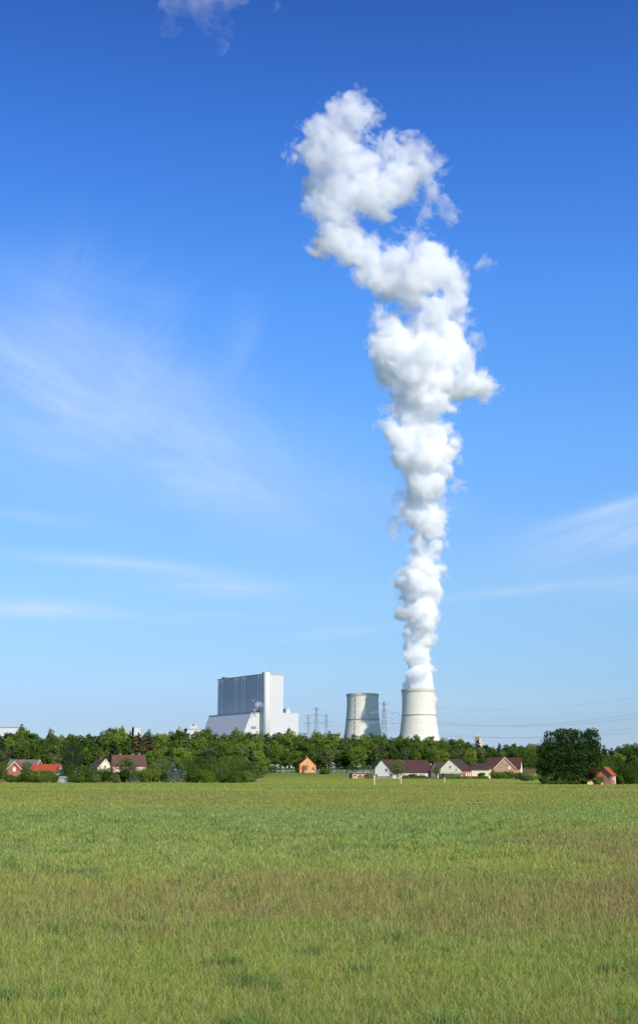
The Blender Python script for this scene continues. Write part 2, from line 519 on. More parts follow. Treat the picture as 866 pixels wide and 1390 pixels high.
def np_mesh(name, V, Fq, mat, parent=None, smooth=False):
    me = bpy.data.meshes.new(name)
    k = Fq.shape[1]
    me.vertices.add(len(V)); me.vertices.foreach_set('co', V.astype(np.float32).ravel())
    me.loops.add(Fq.size); me.loops.foreach_set('vertex_index', Fq.astype(np.int32).ravel())
    me.polygons.add(len(Fq)); me.polygons.foreach_set('loop_start', (np.arange(len(Fq)) * k).astype(np.int32))
    me.update(calc_edges=True)
    me.materials.append(mat)
    if smooth: me.polygons.foreach_set('use_smooth', [True] * len(Fq))
    o = bpy.data.objects.new(name, me)
    COL.objects.link(o)
    if parent is not None: o.parent = parent
    return o

ys = np.concatenate([np.linspace(-150, 8, 12), np.geomspace(9, 420, 420), np.linspace(423, 760, 110), np.geomspace(800, 9000, 24)])
us = np.linspace(-1, 1, 261)
GY, GU = np.meshgrid(ys, us, indexing='ij')
GX = GU * (np.abs(GY) * 0.55 + 40 + 250 * sstep(700, 2000, GY))
GZ = gz(GX.ravel(), GY.ravel()).reshape(GX.shape)
Vg = np.stack([GX, GY, GZ], -1).reshape(-1, 3)
nu = len(us)
ii = np.arange(len(ys) - 1)[:, None] * nu + np.arange(nu - 1)[None, :]
Fg = np.stack([ii, ii + 1, ii + nu + 1, ii + nu], -1).reshape(-1, 4)
gm, T, out = mat_new('meadow_ground')
at = T.n('ShaderNodeAttribute', attribute_name='pc')
tcn = T.n('ShaderNodeTexCoord')
f1 = T.noise(tcn.outputs['Object'], 1.6, 6, 0.7)
f2 = T.noise(tcn.outputs['Object'], 0.25, 5, 0.6)
c = T.mix(T.mapr(f1, 0.35, 0.68, 0.0, 0.75), at.outputs['Color'], T.mix(1.0, at.outputs['Color'], (0.42, 0.50, 0.45), 'MULTIPLY'))
c = T.mix(T.mapr(f2, 0.45, 0.7, 0.0, 0.35), c, T.mix(1.0, at.outputs['Color'], (1.35, 1.05, 0.9), 'MULTIPLY'))
c = T.mix(1.0, c, (0.8, 0.8, 0.8), 'MULTIPLY')
d = T.n('ShaderNodeBsdfDiffuse'); T.l(c, d.inputs[0])
bmp = T.n('ShaderNodeBump'); bmp.inputs['Strength'].default_value = 0.8; bmp.inputs['Distance'].default_value = 0.25
T.l(f1, bmp.inputs['Height']); T.l(bmp.outputs[0], d.inputs['Normal'])
T.l(d.outputs[0], out.inputs['Surface'])
ground = np_mesh('ground', Vg, Fg, gm, smooth=True)
tag(ground, 'broad green meadow running back to the houses and woods', 'ground', kind='structure')
pc, _ = patch_colour(Vg[:, 0], Vg[:, 1])
set_pcol(ground.data, 'pc', pc)

# ------------------------------------------------------------------ meadow grass (uncountable)
rs = np.random.RandomState(3)
def grass_blades():
    NB = 1050000
    # density falls with distance so that the sward keeps the same texture to the eye
    lo, hi = 11.5, 660.0
    t = rs.rand(NB)
    p = 0.95
    y = (lo ** -p + t * (hi ** -p - lo ** -p)) ** (-1 / p)
    x = (rs.rand(NB) * 2 - 1) * (y * 0.262 + 2.2)
    # gather into tussocks
    tx = np.round(x / 0.45) * 0.45 + (hashn(np.round(x / 0.45).astype(np.int64), np.round(y / 0.45).astype(np.int64), np.zeros(NB, np.int64), 5) - 0.5) * 0.4
    ty = np.round(y / 0.45) * 0.45 + (hashn(np.round(x / 0.45).astype(np.int64), np.round(y / 0.45).astype(np.int64), np.zeros(NB, np.int64), 6) - 0.5) * 0.4
    g = (rs.rand(NB) < 0.5) & (y < 45 + 25 * rs.rand(NB))
    rr = 0.13 * rs.randn(2, NB)
    x = np.where(g, tx + rr[0], x); y = np.where(g, ty + rr[1], y)
    col, bw = patch_colour(x, y)
    n4 = fbm2(x, y, 2.2, 14, 3, 0.6)
    n5 = fbm2(x, y, 0.8, 19, 2, 0.6)
    h = (0.06 + 0.13 * rs.rand(NB)) * (0.45 + 1.1 * n4) * (0.5 + 1.0 * n5)
    stalk = rs.rand(NB) < (0.04 + 0.34 * bw)
    h = np.where(stalk, 0.16 + 0.20 * rs.rand(NB) ** 1.5, h * .9)
    # dark broad leaved clumps
    clump = (fbm2(x, y, 0.75, 23, 3, 0.75) + 0.16 * (fbm2(x, y, 9, 29, 2) - 0.5) + 0.05 * sstep(35, 70, y) > 0.672) & (rs.rand(NB) < 0.65 - 0.65 * sstep(70, 140, y))
    h = np.where(clump & ~stalk, h * 1.2 + 0.05, h)
    weed = (fbm2(x, y, 2.3, 63, 3, 0.7) + 0.12 * (fbm2(x, y, 25, 69, 2) - 0.5) > 0.648) & (y > 34) & (y < 330) & (rs.rand(NB) < 0.6)
    h = np.where(weed & ~stalk, h + 0.10, h)
    far = np.clip(y / 60, 0.6, 3.0)
    w = np.maximum(0.0036 + 0.0034 * rs.rand(NB), y * 0.00032) * np.where(stalk, 0.55, 1.0) * np.where(clump, 1.9, 1)
    h = h * (1 + 0.25 * sstep(60, 250, y))
    v = 1 + (rs.rand(NB) - .5) * (1.25 - 0.5 * sstep(60, 200, y))
    col = col * v[:, None]
    dryb = rs.rand(NB) < 0.10 - 0.08 * sstep(60, 160, y)
    col[dryb] = np.array([0.46, 0.42, 0.19]) * (0.7 + 0.5 * rs.rand(dryb.sum(), 1))
    col[clump] = np.array([0.200, 0.285, 0.080]) * (0.6 + 0.8 * rs.rand(clump.sum(), 1))
    col[weed] = np.array([0.185, 0.270, 0.090]) * (0.6 + 0.8 * rs.rand(weed.sum(), 1))
    sc_ = stalk & ~clump
    sb = sc_ & (rs.rand(NB) < 0.35 + 0.6 * bw)
    col[sc_] = np.array([0.38, 0.39, 0.14]) * (0.7 + 0.6 * rs.rand(sc_.sum(), 1))
    col[sb] = np.array([0.36, 0.245, 0.13]) * (0.7 + 0.6 * rs.rand(sb.sum(), 1))
    ang = rs.rand(NB) * 2 * math.pi
    lean = (0.2 + 1.1 * rs.rand(NB)) * h * np.where(stalk, 0.4, 1.0)
    la = rs.rand(NB) * 2 * math.pi
    z0 = gz(x, y) - 0.02
    cx_, sx_ = np.cos(ang) * w / 2, np.sin(ang) * w / 2
    lx, ly = np.cos(la) * lean, np.sin(la) * lean
    B0 = np.stack([x - cx_, y - sx_, z0], -1); B1 = np.stack([x + cx_, y + sx_, z0], -1)
    k = np.where(stalk, 1.3, 0.8)
    M0 = np.stack([x - cx_ * k + lx * .35, y - sx_ * k + ly * .35, z0 + h * .62], -1); M1 = np.stack([x + cx_ * k + lx * .35, y + sx_ * k + ly * .35, z0 + h * .62], -1)
    kt = np.where(stalk, 1.5, 0.12)
    T0 = np.stack([x - cx_ * kt + lx, y - sx_ * kt + ly, z0 + h], -1); T1 = np.stack([x + cx_ * kt + lx, y + sx_ * kt + ly, z0 + h], -1)
    V = np.stack([B0, B1, M0, M1, T0, T1], 1).reshape(-1, 3)
    b = np.arange(NB)[:, None] * 6
    Fq = np.concatenate([b + np.array([[0, 1, 3, 2]]), b + np.array([[2, 3, 5, 4]])], 0)
    gmat, T, out = mat_new('grass_blades')
    at = T.n('ShaderNodeAttribute', attribute_name='pc')
    d = T.n('ShaderNodeBsdfDiffuse'); T.l(at.outputs['Color'], d.inputs[0])
    tr = T.n('ShaderNodeBsdfTranslucent'); T.l(T.mix(1.0, at.outputs['Color'], (1.1, 1.15, 0.6), 'MULTIPLY'), tr.inputs[0])
    mx = T.n('ShaderNodeMixShader'); mx.inputs[0].default_value = 0.35
    T.l(d.outputs[0], mx.inputs[1]); T.l(tr.outputs[0], mx.inputs[2]); T.l(mx.outputs[0], out.inputs['Surface'])
    o = np_mesh('meadow_grass', V, Fq, gmat)
    set_pcol(o.data, 'pc', np.repeat(col, 6, 0))
    tag(o, 'long uneven meadow grass with reddish seed heads', 'grass', kind='stuff')
grass_blades()

# a strip of pale sandy track at the edge of the meadow below the bushes
def strip(name, label, px0, px1, Y0, Y1, mat, cat='path'):
    n = 24
    vs = []; fs = []
    for i in range(n + 1):
        px = px0 + (px1 - px0) * i / n
        ya = Y0 + 1.5 * math.sin(i * 0.9); yb = Y1 + 1.2 * math.sin(i * 0.6 + 1)
        taper = min(1, i / 4, (n - i) / 4)
        mid_ = (ya + yb) / 2; ya = mid_ + (ya - mid_) * taper; yb = mid_ + (yb - mid_) * taper
        for yy in (ya, yb):
            x = wx(px, yy)
            vs.append((x, yy, gz1(x, yy) + 0.16))
    for i in range(n):
        fs.append((2 * i, 2 * i + 2, 2 * i + 3, 2 * i + 1))
    mb = MB(); mb.add(vs, fs)
    o = mb.build(name, mat)
    tag(o, label, cat, kind='structure')
M['sand'] = paint('pale_sand', (0.42, 0.38, 0.27), 0.2, 0.8, 0.95, blotch=(0.6, (0.2, 0.24, 0.08)))
strip('path', 'pale worn track at the far edge of the meadow below the bushes', 318, 362, 470, 500, M['sand'])
strip('path', 'short pale worn patch far out in the meadow on the right', 630, 657, 131, 133, M['sand'])

# ------------------------------------------------------------------ trees
def leaf_cloud(lobes, N, size, seed, shell=(0.72, 1.05), flat=0.35, droop=0.0, noisy=0.2):
    """many small leaf clumps spread over and inside lobes; lobes = (x,y,z,rx,ry,rz)"""
    r = np.random.RandomState(seed)
    L = np.array(lobes, dtype=float)
    wgt = (L[:, 3] * L[:, 4] + L[:, 3] * L[:, 5] + L[:, 4] * L[:, 5]); wgt /= wgt.sum()
    k = r.choice(len(L), N, p=wgt)
    d = r.randn(N, 3); d /= np.linalg.norm(d, axis=1)[:, None]
    rad = shell[0] + (shell[1] - shell[0]) * r.rand(N) ** 0.6
    rad *= 1 + noisy * (vnoise(d[:, 0] * 2.5 + k * 3.1, d[:, 1] * 2.5, d[:, 2] * 2.5, seed) - 0.5) * 2
    P = L[k, :3] + d * L[k, 3:6] * rad[:, None]
    # gaps: thin out by noise
    gap = vnoise(P[:, 0] / (size * 3), P[:, 1] / (size * 3), P[:, 2] / (size * 3), seed + 7)
    keep = gap > 0.30
    P = P[keep]; d = d[keep]; n = len(P)
    nrm = d + 0.9 * r.randn(n, 3) + np.array([0, 0, flat])
    nrm /= np.linalg.norm(nrm, axis=1)[:, None]
    t = np.cross(nrm, r.randn(n, 3)); t /= np.linalg.norm(t, axis=1)[:, None]
    b = np.cross(nrm, t)
    s = size * (0.5 + 0.9 * r.rand(n))[:, None]
    e = (0.6 + 0.5 * r.rand(n))[:, None]
    dz = np.array([0, 0, -droop])
    V = np.stack([P - t * s * .5, P - b * s * e * .5 + dz * s, P + t * s * .5, P + b * s * e * .5 + dz * s * 0.5], 1).reshape(-1, 3)
    lv = np.repeat(np.clip(0.75 * r.rand(n) + 0.5 * (gap[keep] - 0.3), 0, 1), 4)
    Fq = np.arange(4 * n).reshape(-1, 4)
    return V, Fq, lv

def crown_mesh(name, V, Fq, lv, mat, parent):
    o = np_mesh(name, V, Fq, mat, parent)
    a = o.data.attributes.new('lv', 'FLOAT', 'POINT')
    a.data.foreach_set('value', lv.astype(np.float32))
    return o

def broadleaf(seed, H, Wd, leaf, bark, size, N, base=0.22, lobes_n=16, name='broadleaf_tree', top=None, mb_trunks=1):
    """unlinked placement at origin: thing > trunk, crown"""
    r = random.Random(seed)
    root = empty(name, (0, 0, 0))
    lobes = []
    cz = H * (base + (1 - base) * 0.5); hz = H * (1 - base) * 0.5
    for i in range(lobes_n):
        t = (i + 0.5) / lobes_n
        z = -0.75 + 1.5 * t + r.uniform(-.1, .1)
        rr = Wd * 0.5 * math.sqrt(max(0.05, 1 - (z * 0.9) ** 2)) * r.uniform(0.45, 0.75)
        a = i * 2.4 + r.uniform(-.5, .5)
        q = Wd * r.uniform(0.17, 0.27)
        lobes.append((rr * math.cos(a), rr * math.sin(a), cz + z * hz * 0.92, q, q, q * r.uniform(0.75, 1.0)))
    lobes.append((0, 0, cz, Wd * .30, Wd * .30, hz * .75))
    lobes.append((r.uniform(-.1, .1) * Wd, r.uniform(-.1, .1) * Wd, H - Wd * .16, Wd * .15, Wd * .15, Wd * .15))
    V, Fq, lv = leaf_cloud(lobes, N, size, seed)
    V[:, 2] = np.maximum(V[:, 2], H * base * 0.35)
    V[:, 2] *= H / V[:, 2].max()
    mb = MB()
    for k in range(mb_trunks):
        ox = 0 if mb_trunks == 1 else r.uniform(-.2, .2) * Wd
        tr = H * 0.016 + 0.05
        mb.tube([(ox * .3, 0, -0.4), (ox * .5, 0, H * .2), (ox * .8 + r.uniform(-.02, .02) * H, 0, H * .45), (ox, 0, H * .8)], [tr * 1.3, tr, tr * .7, tr * .2], 7)
    for i, lb in enumerate(lobes[:-2]):
        z0 = H * r.uniform(base * .7, .6)
        if lb[2] > z0:
            mb.tube([(0, 0, z0 * .8), (lb[0] * .45, lb[1] * .45, (z0 + lb[2]) * .5), (lb[0] * .9, lb[1] * .9, lb[2])], [H * .008, H * .005, H * .002], 5)
    mb.build('trunk', bark, root, True)
    crown_mesh('crown', V, Fq, lv, leaf, root)
    return root

def pine(seed, H, Wd, leaf, bark, N, size, base=0.35, name='pine_tree'):
    r = random.Random(seed)
    root = empty(name, (0, 0, 0))
    lobes = []; mb = MB()
    mb.tube([(0, 0, -0.4), (.01 * H, 0, H * .5), (0, .01 * H, H * .97)], [H * .018, H * .012, H * .003], 8)
    n = 22
    for i in range(n):
        t = i / (n - 1)
        z = H * (base + (0.97 - base) * t)
        a = i * 2.4 + r.uniform(-.4, .4)
        reach = Wd * .5 * (1 - t) ** 0.6 * r.uniform(.6, 1.0) + 0.2
        q = reach * .42 + H * .022
        lobes.append((math.cos(a) * reach * .65, math.sin(a) * reach * .65, z, q, q, q * .5))
        mb.tube([(0, 0, z - H * .03), (math.cos(a) * reach * .9, math.sin(a) * reach * .9, z)], [H * .005, H * .002], 4)
    lobes.append((0, 0, H * .97, H * .02, H * .02, H * .045))
    V, Fq, lv = leaf_cloud(lobes, N, size, seed, (0.2, 1.1), 0.6)
    mb.build('trunk', bark, root, True)
    crown_mesh('crown', V, Fq, lv, leaf, root)
    return root

def spruce(seed, H, Wd, leaf, bark, N, size, name='spruce_tree'):
    """narrow cone of tiered drooping boughs"""
    r = np.random.RandomState(seed)
    root = empty(name, (0, 0, 0))
    mb = MB(); mb.tube([(0, 0, -0.3), (0, 0, H)], [H * .018, H * .002], 7)
    tiers = 11
    t = r.rand(N) ** 1.25
    ti = np.floor(t * tiers) / tiers
    frac = t * tiers - np.floor(t * tiers)
    nb = 7
    a = (np.floor(r.rand(N) * nb) + 0.5 * (np.floor(t * tiers) % 2)) / nb * 2 * math.pi + r.randn(N) * 0.16
    rm = Wd * .5 * (1 - ti) ** 0.9 * (0.85 + 0.3 * hashn((a * 3).astype(np.int64), np.floor(t * tiers).astype(np.int64), np.zeros(N, np.int64), seed)) + 0.06
    rad = rm * r.rand(N) ** 0.6
    z = H * (0.05 + 0.93 * ti) + H * 0.035 * (1 - rad / rm) + r.randn(N) * H * .012 + frac * H * 0.015
    P = np.stack([np.cos(a) * rad, np.sin(a) * rad, z], -1)
    nrm = np.stack([np.cos(a) * .5, np.sin(a) * .5, np.ones(N)], -1) + .5 * r.randn(N, 3); nrm /= np.linalg.norm(nrm, axis=1)[:, None]
    tt = np.cross(nrm, r.randn(N, 3)); tt /= np.linalg.norm(tt, axis=1)[:, None]; b = np.cross(nrm, tt)
    s = size * (.5 + .8 * r.rand(N))[:, None]
    V = np.stack([P - tt * s * .5, P - b * s * .4, P + tt * s * .5, P + b * s * .4], 1).reshape(-1, 3)
    mb.build('trunk', bark, root, True)
    crown_mesh('crown', V, np.arange(4 * N).reshape(-1, 4), np.repeat(np.clip(rad / rm * .7 + .3 * r.rand(N), 0, 1), 4), leaf, root)
    return root

def shrub(seed, H, Wd, leaf, N, size, name='shrub'):
    """foliage down to the ground on short stems"""
    r = random.Random(seed)
    root = empty(name, (0, 0, 0))
    lobes = []; mb = MB()
    for i in range(11):
        a = i * 2.4 + r.uniform(-.4, .4); q = r.uniform(.08, .34) * Wd
        s = Wd * r.uniform(.15, .24)
        zz = H * r.uniform(.18, .74)
        lobes.append((math.cos(a) * q, math.sin(a) * q, zz, s, s, min(s, H * .3)))
        mb.tube([(0, 0, -0.2), (math.cos(a) * q * .5, math.sin(a) * q * .5, zz * .6), (math.cos(a) * q, math.sin(a) * q, zz)], [H * .015, H * .01, H * .004], 5)
    lobes.append((0, 0, H * .45, Wd * .33, Wd * .33, H * .42))
    V, Fq, lv = leaf_cloud(lobes, N, size, seed)
    V[:, 2] = np.abs(V[:, 2]); V[:, 2] *= H / V[:, 2].max()
    mb.build('stem', M['bark'], root, True)
    crown_mesh('foliage', V, Fq, lv, leaf, root)
    return root

def copy_tree(o, parent=None):
    c = o.copy(); COL.objects.link(c)
    if parent is not None: c.parent = parent
    for ch in [k for k in bpy.data.objects if k.parent == o]:
        copy_tree(ch, c)
    return c

# prototypes of the wood: unit height 20 m; each is moved to its first place and copied after that
class Proto:
    def __init__(self, root, H, Wd):
        self.root, self.H, self.Wd, self.used = root, H, Wd, False
        self.kids = [k for k in bpy.data.objects if k.parent == root]
    def put(self, x, y, h, label, cat, group=None, wscale=None, name=None, z=None, rz=None):
        if not self.used:
            o = self.root; self.used = True
        else:
            o = self.root.copy(); COL.objects.link(o)
            for k in self.kids:
                c = k.copy(); COL.objects.link(c); c.parent = o
        s = h / self.H
        w = s if wscale is None else wscale / self.Wd
        o.location = (x, y, gz1(x, y) if z is None else z)
        o.scale = (w, w, s)
        o.rotation_euler = (0, 0, random.uniform(0, 6.28) if rz is None else rz)
        for k in ('label', 'category', 'group'):
            if k in o: del o[k]
        tag(o, label, cat, group)
        return o

def protos(n, kind, seed, leaf, bark, **kw):
    out = []
    for i in range(n):
        H, Wd = 20, kw['W'] * (1 + 0.12 * (i - n / 2))
        if kind == 'broad':
            o = broadleaf(seed + i, H, Wd, leaf, bark, kw.get('size', 0.6), kw.get('N', 5200), base=kw.get('base', .2), lobes_n=kw.get('lobes', 16), name=kw.get('name', 'broadleaf_tree'))
        elif kind == 'pine':
            o = pine(seed + i, H, Wd, leaf, bark, kw.get('N', 4200), .6, name=kw.get('name', 'pine_tree'))
        else:
            o = spruce(seed + i, H, Wd, leaf, bark, kw.get('N', 4200), kw.get('size', .5), name=kw.get('name', 'spruce_tree'))
        out.append(Proto(o, H, Wd))
    return out
P_mid = protos(4, 'broad', 100, M['leaf_mid'], M['bark'], W=10.5)
P_dark = protos(3, 'broad', 120, M['leaf_dark'], M['bark'], W=10.5)
P_yel = protos(2, 'broad', 140, M['leaf_yellow'], M['bark'], W=9)
P_gry = protos(3, 'broad', 160, M['leaf_grey'], M['bark_pale'], W=8, N=3600, base=.25)
P_pin = protos(3, 'pine', 180, M['needle_pine'], M['bark_pine'], W=8)
P_brn = protos(2, 'pine', 190, M['needle_brown'], M['bark_pine'], W=7, N=2600)
KIND = {'mid': (P_mid, 'mid-green broadleaf tree'), 'dark': (P_dark, 'dark green broadleaf tree'), 'yel': (P_yel, 'yellow-green broadleaf tree'),
        'gry': (P_gry, 'thin grey-green tree'), 'pin': (P_pin, 'dark pine'), 'brn': (P_brn, 'brownish half-dead conifer')}

SIL = [(-60, 992), (0, 997), (20, 992), (32, 985), (45, 996), (55, 1002), (68, 990), (76, 1000), (90, 997), (102, 990), (112, 1001), (122, 996), (135, 993), (150, 989), (160, 987), (172, 989),
       (182, 999), (192, 994), (202, 993), (215, 997), (235, 992), (245, 989), (258, 992), (270, 989), (283, 989), (295, 996), (310, 991), (325, 990), (345, 990), (352, 993), (372, 994), (392, 990),
       (402, 993), (412, 998), (425, 993), (445, 993), (457, 996), (475, 997), (490, 995), (510, 995), (530, 997), (550, 996), (570, 999), (590, 999), (610, 1001), (625, 1003), (640, 1005),
       (655, 1008), (668, 1013), (680, 1008), (695, 1009), (710, 1010), (722, 1007), (740, 1009), (780, 1010), (820, 1011), (835, 1014), (845, 1013), (856, 1008), (866, 1008), (930, 1006)]
def sil(px):
    xs, ysl = zip(*SIL)
    return float(np.interp(px, xs, ysl))
SEG = [(60, 'above the red-roofed houses'), (130, 'beyond the small gabled house'), (215, 'behind the pink house'), (290, 'behind the blue spruces'), (350, 'below the boiler house'),
       (400, 'left of the orange house'), (465, 'behind the orange house'), (525, 'below the idle cooling tower'), (610, 'below the steaming cooling tower'),
       (660, 'behind the cream gabled house'), (730, 'behind the brick gabled house'), (9999, 'beyond the big dark oak')]
def seg(px):
    for a, b in SEG:
        if px < a: return b
rf = random.Random(11)
def pick(px):
    u = rf.random()
    if px < 215:
        t = (('mid', .38), ('dark', .28), ('pin', .22), ('gry', .08), ('yel', .04))
    elif px < 345:
        t = (('mid', .40), ('dark', .16), ('gry', .26), ('yel', .14), ('pin', .04))
    elif px < 620:
        t = (('mid', .44), ('dark', .14), ('gry', .26), ('yel', .16))
    else:
        t = (('mid', .34), ('dark', .44), ('gry', .12), ('pin', .10))
    for k, p in t:
        u -= p
        if u <= 0: return k
    return 'mid'
# three ranks of the wood, each tree on its own
RANKS = [('at the back of the wood', 0.0, 130, 11.5), ('in mid wood', 9.0, 65, 12.5), ('at the front of the wood', 19.0, 0, 13.0)]
for rname, drop, back, step in RANKS:
    px = -34.0
    while px < 905:
        kx = sstep(330, 380, np.array([px]))[0]
        Y = (600 if drop == 0 else 560) if px < 0 else 0
        Y = 590 + 128 * kx + back + rf.uniform(-18, 18)
        if px > 640: Y += 120
        k = pick(px)
        d = drop + rf.uniform(-3.5, 4.5) * (0.6 if drop == 0 else 1.3)
        if drop > 15 and px > 350 and px < 720: d += 2
        top = sil(px) + d
        if drop > 15 and 398 < px < 436: d = 0; top = max(top, 1014)
        x = wx(px, Y, 1020)
        g = gz1(x, Y)
        h = pix(px, top, Y).z - g
        lbl = '%s %s %s' % (KIND[k][1], rname, seg(px))
        ps = KIND[k][0]
        ps[rf.randrange(len(ps))].put(x, Y, h, lbl, 'tree', '%ss %s, %s' % (KIND[k][1], rname, seg(px)), wscale=(rf.uniform(8.0, 11.5) if k in ('mid', 'dark') else rf.uniform(6.0, 8.5)) * (0.75 + 0.25 * min(1.3, h / 18)))
        px += step * rf.uniform(0.75, 1.25)

for px, dt, wd, where in ((30, -4, 5.5, 'above the red-roofed houses'), (68, -3, 5, 'left of the big dark conifer'), (122, -2, 4.5, 'above the small gabled house'), (150, -3, 5, 'left of the white plant block'), (165, -4, 5, 'above the pink house'),
                         (202, -4, 4.2, 'right of the white plant block'), (213, -2, 4.2, 'above the fruit trees'), (244, -4, 5, 'above the blue spruces'), (283, -3, 5, 'before the foot of the turbine hall'), (320, -4, 5, 'above the willow-like trees'), (354, -2, 5, 'below the stair tower of the boiler house'),
                         (392, -4, 5.5, 'at the right end of the boiler house'), (428, -4, 5.5, 'below the left pylon'), (447, -2, 5, 'right of the left pylon'), (521, -2, 5, 'below the pylon between the towers')):
    Y = 735 if px < 350 else 862
    P_gry[rf.randrange(3)].put(wx(px, Y, 1000), Y, pix(px, sil(px) + dt, Y).z - gz1(0, Y), 'slender tree standing out over the wood ' + where, 'tree', 'slender trees over the wood', wscale=wd)
# far woodland that closes the gaps, and the brush under the wood: reads as one mass
def mass(name, label, cat, Yf, topf, N, size, mat, x0=-80, x1=950, seed=9):
    r = np.random.RandomState(seed)
    px = x0 + (x1 - x0) * r.rand(N)
    Y = Yf(px) + r.rand(N) * 45
    X = (px - CX) / 1834 * Y
    g = gz(X, Y)
    top = topf(px, r)
    zt = CH + (HOR - top) / 1834 * Y
    u = r.rand(N) ** 0.8
    Z = g + (zt - g) * u
    nrm = r.randn(N, 3) + np.array([0, -.6, .8]); nrm /= np.linalg.norm(nrm, axis=1)[:, None]
    tt = np.cross(nrm, r.randn(N, 3)); tt /= np.linalg.norm(tt, axis=1)[:, None]; b = np.cross(nrm, tt)
    P = np.stack([X, Y, Z], -1)
    s = size * (.5 + .9 * r.rand(N))[:, None]
    V = np.stack([P - tt * s * .5, P - b * s * .5, P + tt * s * .5, P + b * s * .5], 1).reshape(-1, 3)
    o = crown_mesh(name, V, np.arange(4 * N).reshape(-1, 4), np.repeat(r.rand(N), 4), mat, None)
    tag(o, label, cat, kind='stuff')
def yfar(px): return 590 + 128 * sstep(330, 380, px) + 165 + 120 * (px > 640)
def tfar(px, r):
    xs, yy = zip(*SIL)
    return np.interp(px, xs, yy) + 5 + 5 * vnoise(px / 7.0, px * 0, px * 0, 77)
mass('woodland', 'deeper wood closing the view behind the front ranks of trees', 'woodland', yfar, tfar, 60000, 1.0, M['leaf_dark'])
def ybr(px): return 575 + 128 * sstep(330, 380, px) + 110 * (px > 640)
def tbr(px, r): return 1040 - 4 * vnoise(px / 9.0, px * 0, px * 0, 78) + 4 * sstep(345, 380, px)
mass('undergrowth', 'low dark brush under the trees of the wood', 'undergrowth', ybr, tbr, 26000, .8, M['leaf_dark'], seed=12)

# ---- single trees and shrubs one can point to -------------------------------------------------
def place(root, x, y, label, cat, group=None, z=None, rz=None):
    root.location = (x, y, gz1(x, y) if z is None else z)
    if rz is not None: root.rotation_euler = (0, 0, rz)
    return tag(root, label, cat, group)
_sd = [500]
def plant(kind, px, w, top, Y, leaf, label, cat='shrub', group=None, size=None, bark='bark', N=None):
    """px centre, w width in photo px, top row, depth -> a plant of its own"""
    _sd[0] += 1
    x = wx(px, Y); g = gz1(x, Y)
    H = pix(px, top, Y).z - g
    Wd = w / 1834 * Y * 1.28
    N = int((N or 3600) * 1.5)
    size = size or max(0.20, 0.8 * Y / 1834)
    if kind == 'shrub':
        o = shrub(_sd[0], H, Wd, M[leaf], N or 2600, size)
    elif kind == 'broad':
        o = broadleaf(_sd[0], H, Wd, M[leaf], M[bark], size, N or 4200, base=.12, lobes_n=14)
    elif kind == 'open':
        o = broadleaf(_sd[0], H, Wd, M[leaf], M[bark], size, N or 2400, base=.34, lobes_n=9)
    elif kind == 'spruce':
        o = spruce(_sd[0], H, Wd, M[leaf], M['bark'], N or 4200, size * .9)
    elif kind == 'pine':
        o = pine(_sd[0], H, Wd, M[leaf], M['bark_pine'], N or 4500, size, base=.08)
    return place(o, x, Y, label, cat, group)

plant('broad', 1, 22, 1033, 372, 'leaf_dark', 'dark bushy tree at the left edge of the meadow beside the brick gable', 'tree')
plant('broad', 36, 14, 1032, 415, 'leaf_yellow', 'slim yellow-green tree standing before the red brick gable', 'tree', N=3000)
plant('shrub', 38, 26, 1047, 395, 'leaf_mid', 'low green garden shrub below the red brick gable')
plant('shrub', 56, 28, 1044, 392, 'leaf_yellow', 'bright green garden shrub before the orange-red roof')
plant('open', 54, 16, 1050, 378, 'leaf_yellow', 'tiny pale-stemmed fruit tree at the meadow edge before the orange-red roof', 'tree', bark='bark_pale')
plant('shrub', 70, 20, 1046, 398, 'leaf_mid', 'green shrub left of the white gabled wall')
plant('broad', 98, 24, 1003, 500, 'needle_pine', 'big dark spreading conifer between the red-roofed and the small gabled house', 'tree', N=7000)
plant('broad', 88, 18, 1038, 410, 'leaf_dark', 'dark shrubby tree behind the small pale hut', 'tree')
plant('spruce', 97, 13, 1035, 385, 'leaf_dark', 'slender dark cone-shaped conifer below the big dark conifer', 'tree')
plant('shrub', 108, 15, 1049, 382, 'leaf_yellow', 'yellowish rounded shrub right of the slender cone-shaped conifer')
plant('shrub', 122, 22, 1046, 388, 'leaf_mid', 'green shrub below the small gabled house')
plant('shrub', 131, 14, 1050, 383, 'leaf_grey', 'pale grey-green shrub below the small gabled house')
plant('shrub', 126, 34, 1039, 430, 'leaf_dark', 'wide dark shrub against the small gabled house')
plant('broad', 144, 22, 1039, 392, 'leaf_mid', 'round green tree left of the tall dark cypress-like tree', 'tree')
plant('shrub', 157, 12, 1051, 384, 'leaf_grey', 'small pale shrub at the foot of the pink house garden')
plant('broad', 171, 20, 1027, 400, 'leaf_mid', 'tall dense green tree standing before the middle of the pink house', 'tree', N=5200)
plant('spruce', 182, 12, 1031, 396, 'needle_blue', 'narrow bluish spruce before the right part of the pink house', 'tree')
plant('open', 192, 22, 1041, 388, 'leaf_yellow', 'bright green fruit tree with a pale trunk below the pink house', 'tree', bark='bark_pale')
plant('open', 206, 22, 1040, 386, 'leaf_mid', 'fruit tree with a forked trunk right of the pink house', 'tree', bark='bark_pale')
plant('broad', 220, 27, 1026, 410, 'leaf_grey', 'round grey-green tree left of the blue spruces', 'tree', N=5000)
plant('spruce', 235, 19, 1034, 384, 'needle_blue', 'silvery blue spruce, the larger of the pair at the meadow edge', 'tree', N=5200)
plant('spruce', 247, 15, 1036, 390, 'needle_blue', 'silvery blue spruce, the smaller of the pair at the meadow edge', 'tree')
plant('broad', 254, 20, 1022, 430, 'leaf_mid', 'bright green tree just behind the smaller blue spruce', 'tree')
plant('broad', 268, 26, 1025, 425, 'leaf_dark', 'brownish dark green tree right of the blue spruces', 'tree')
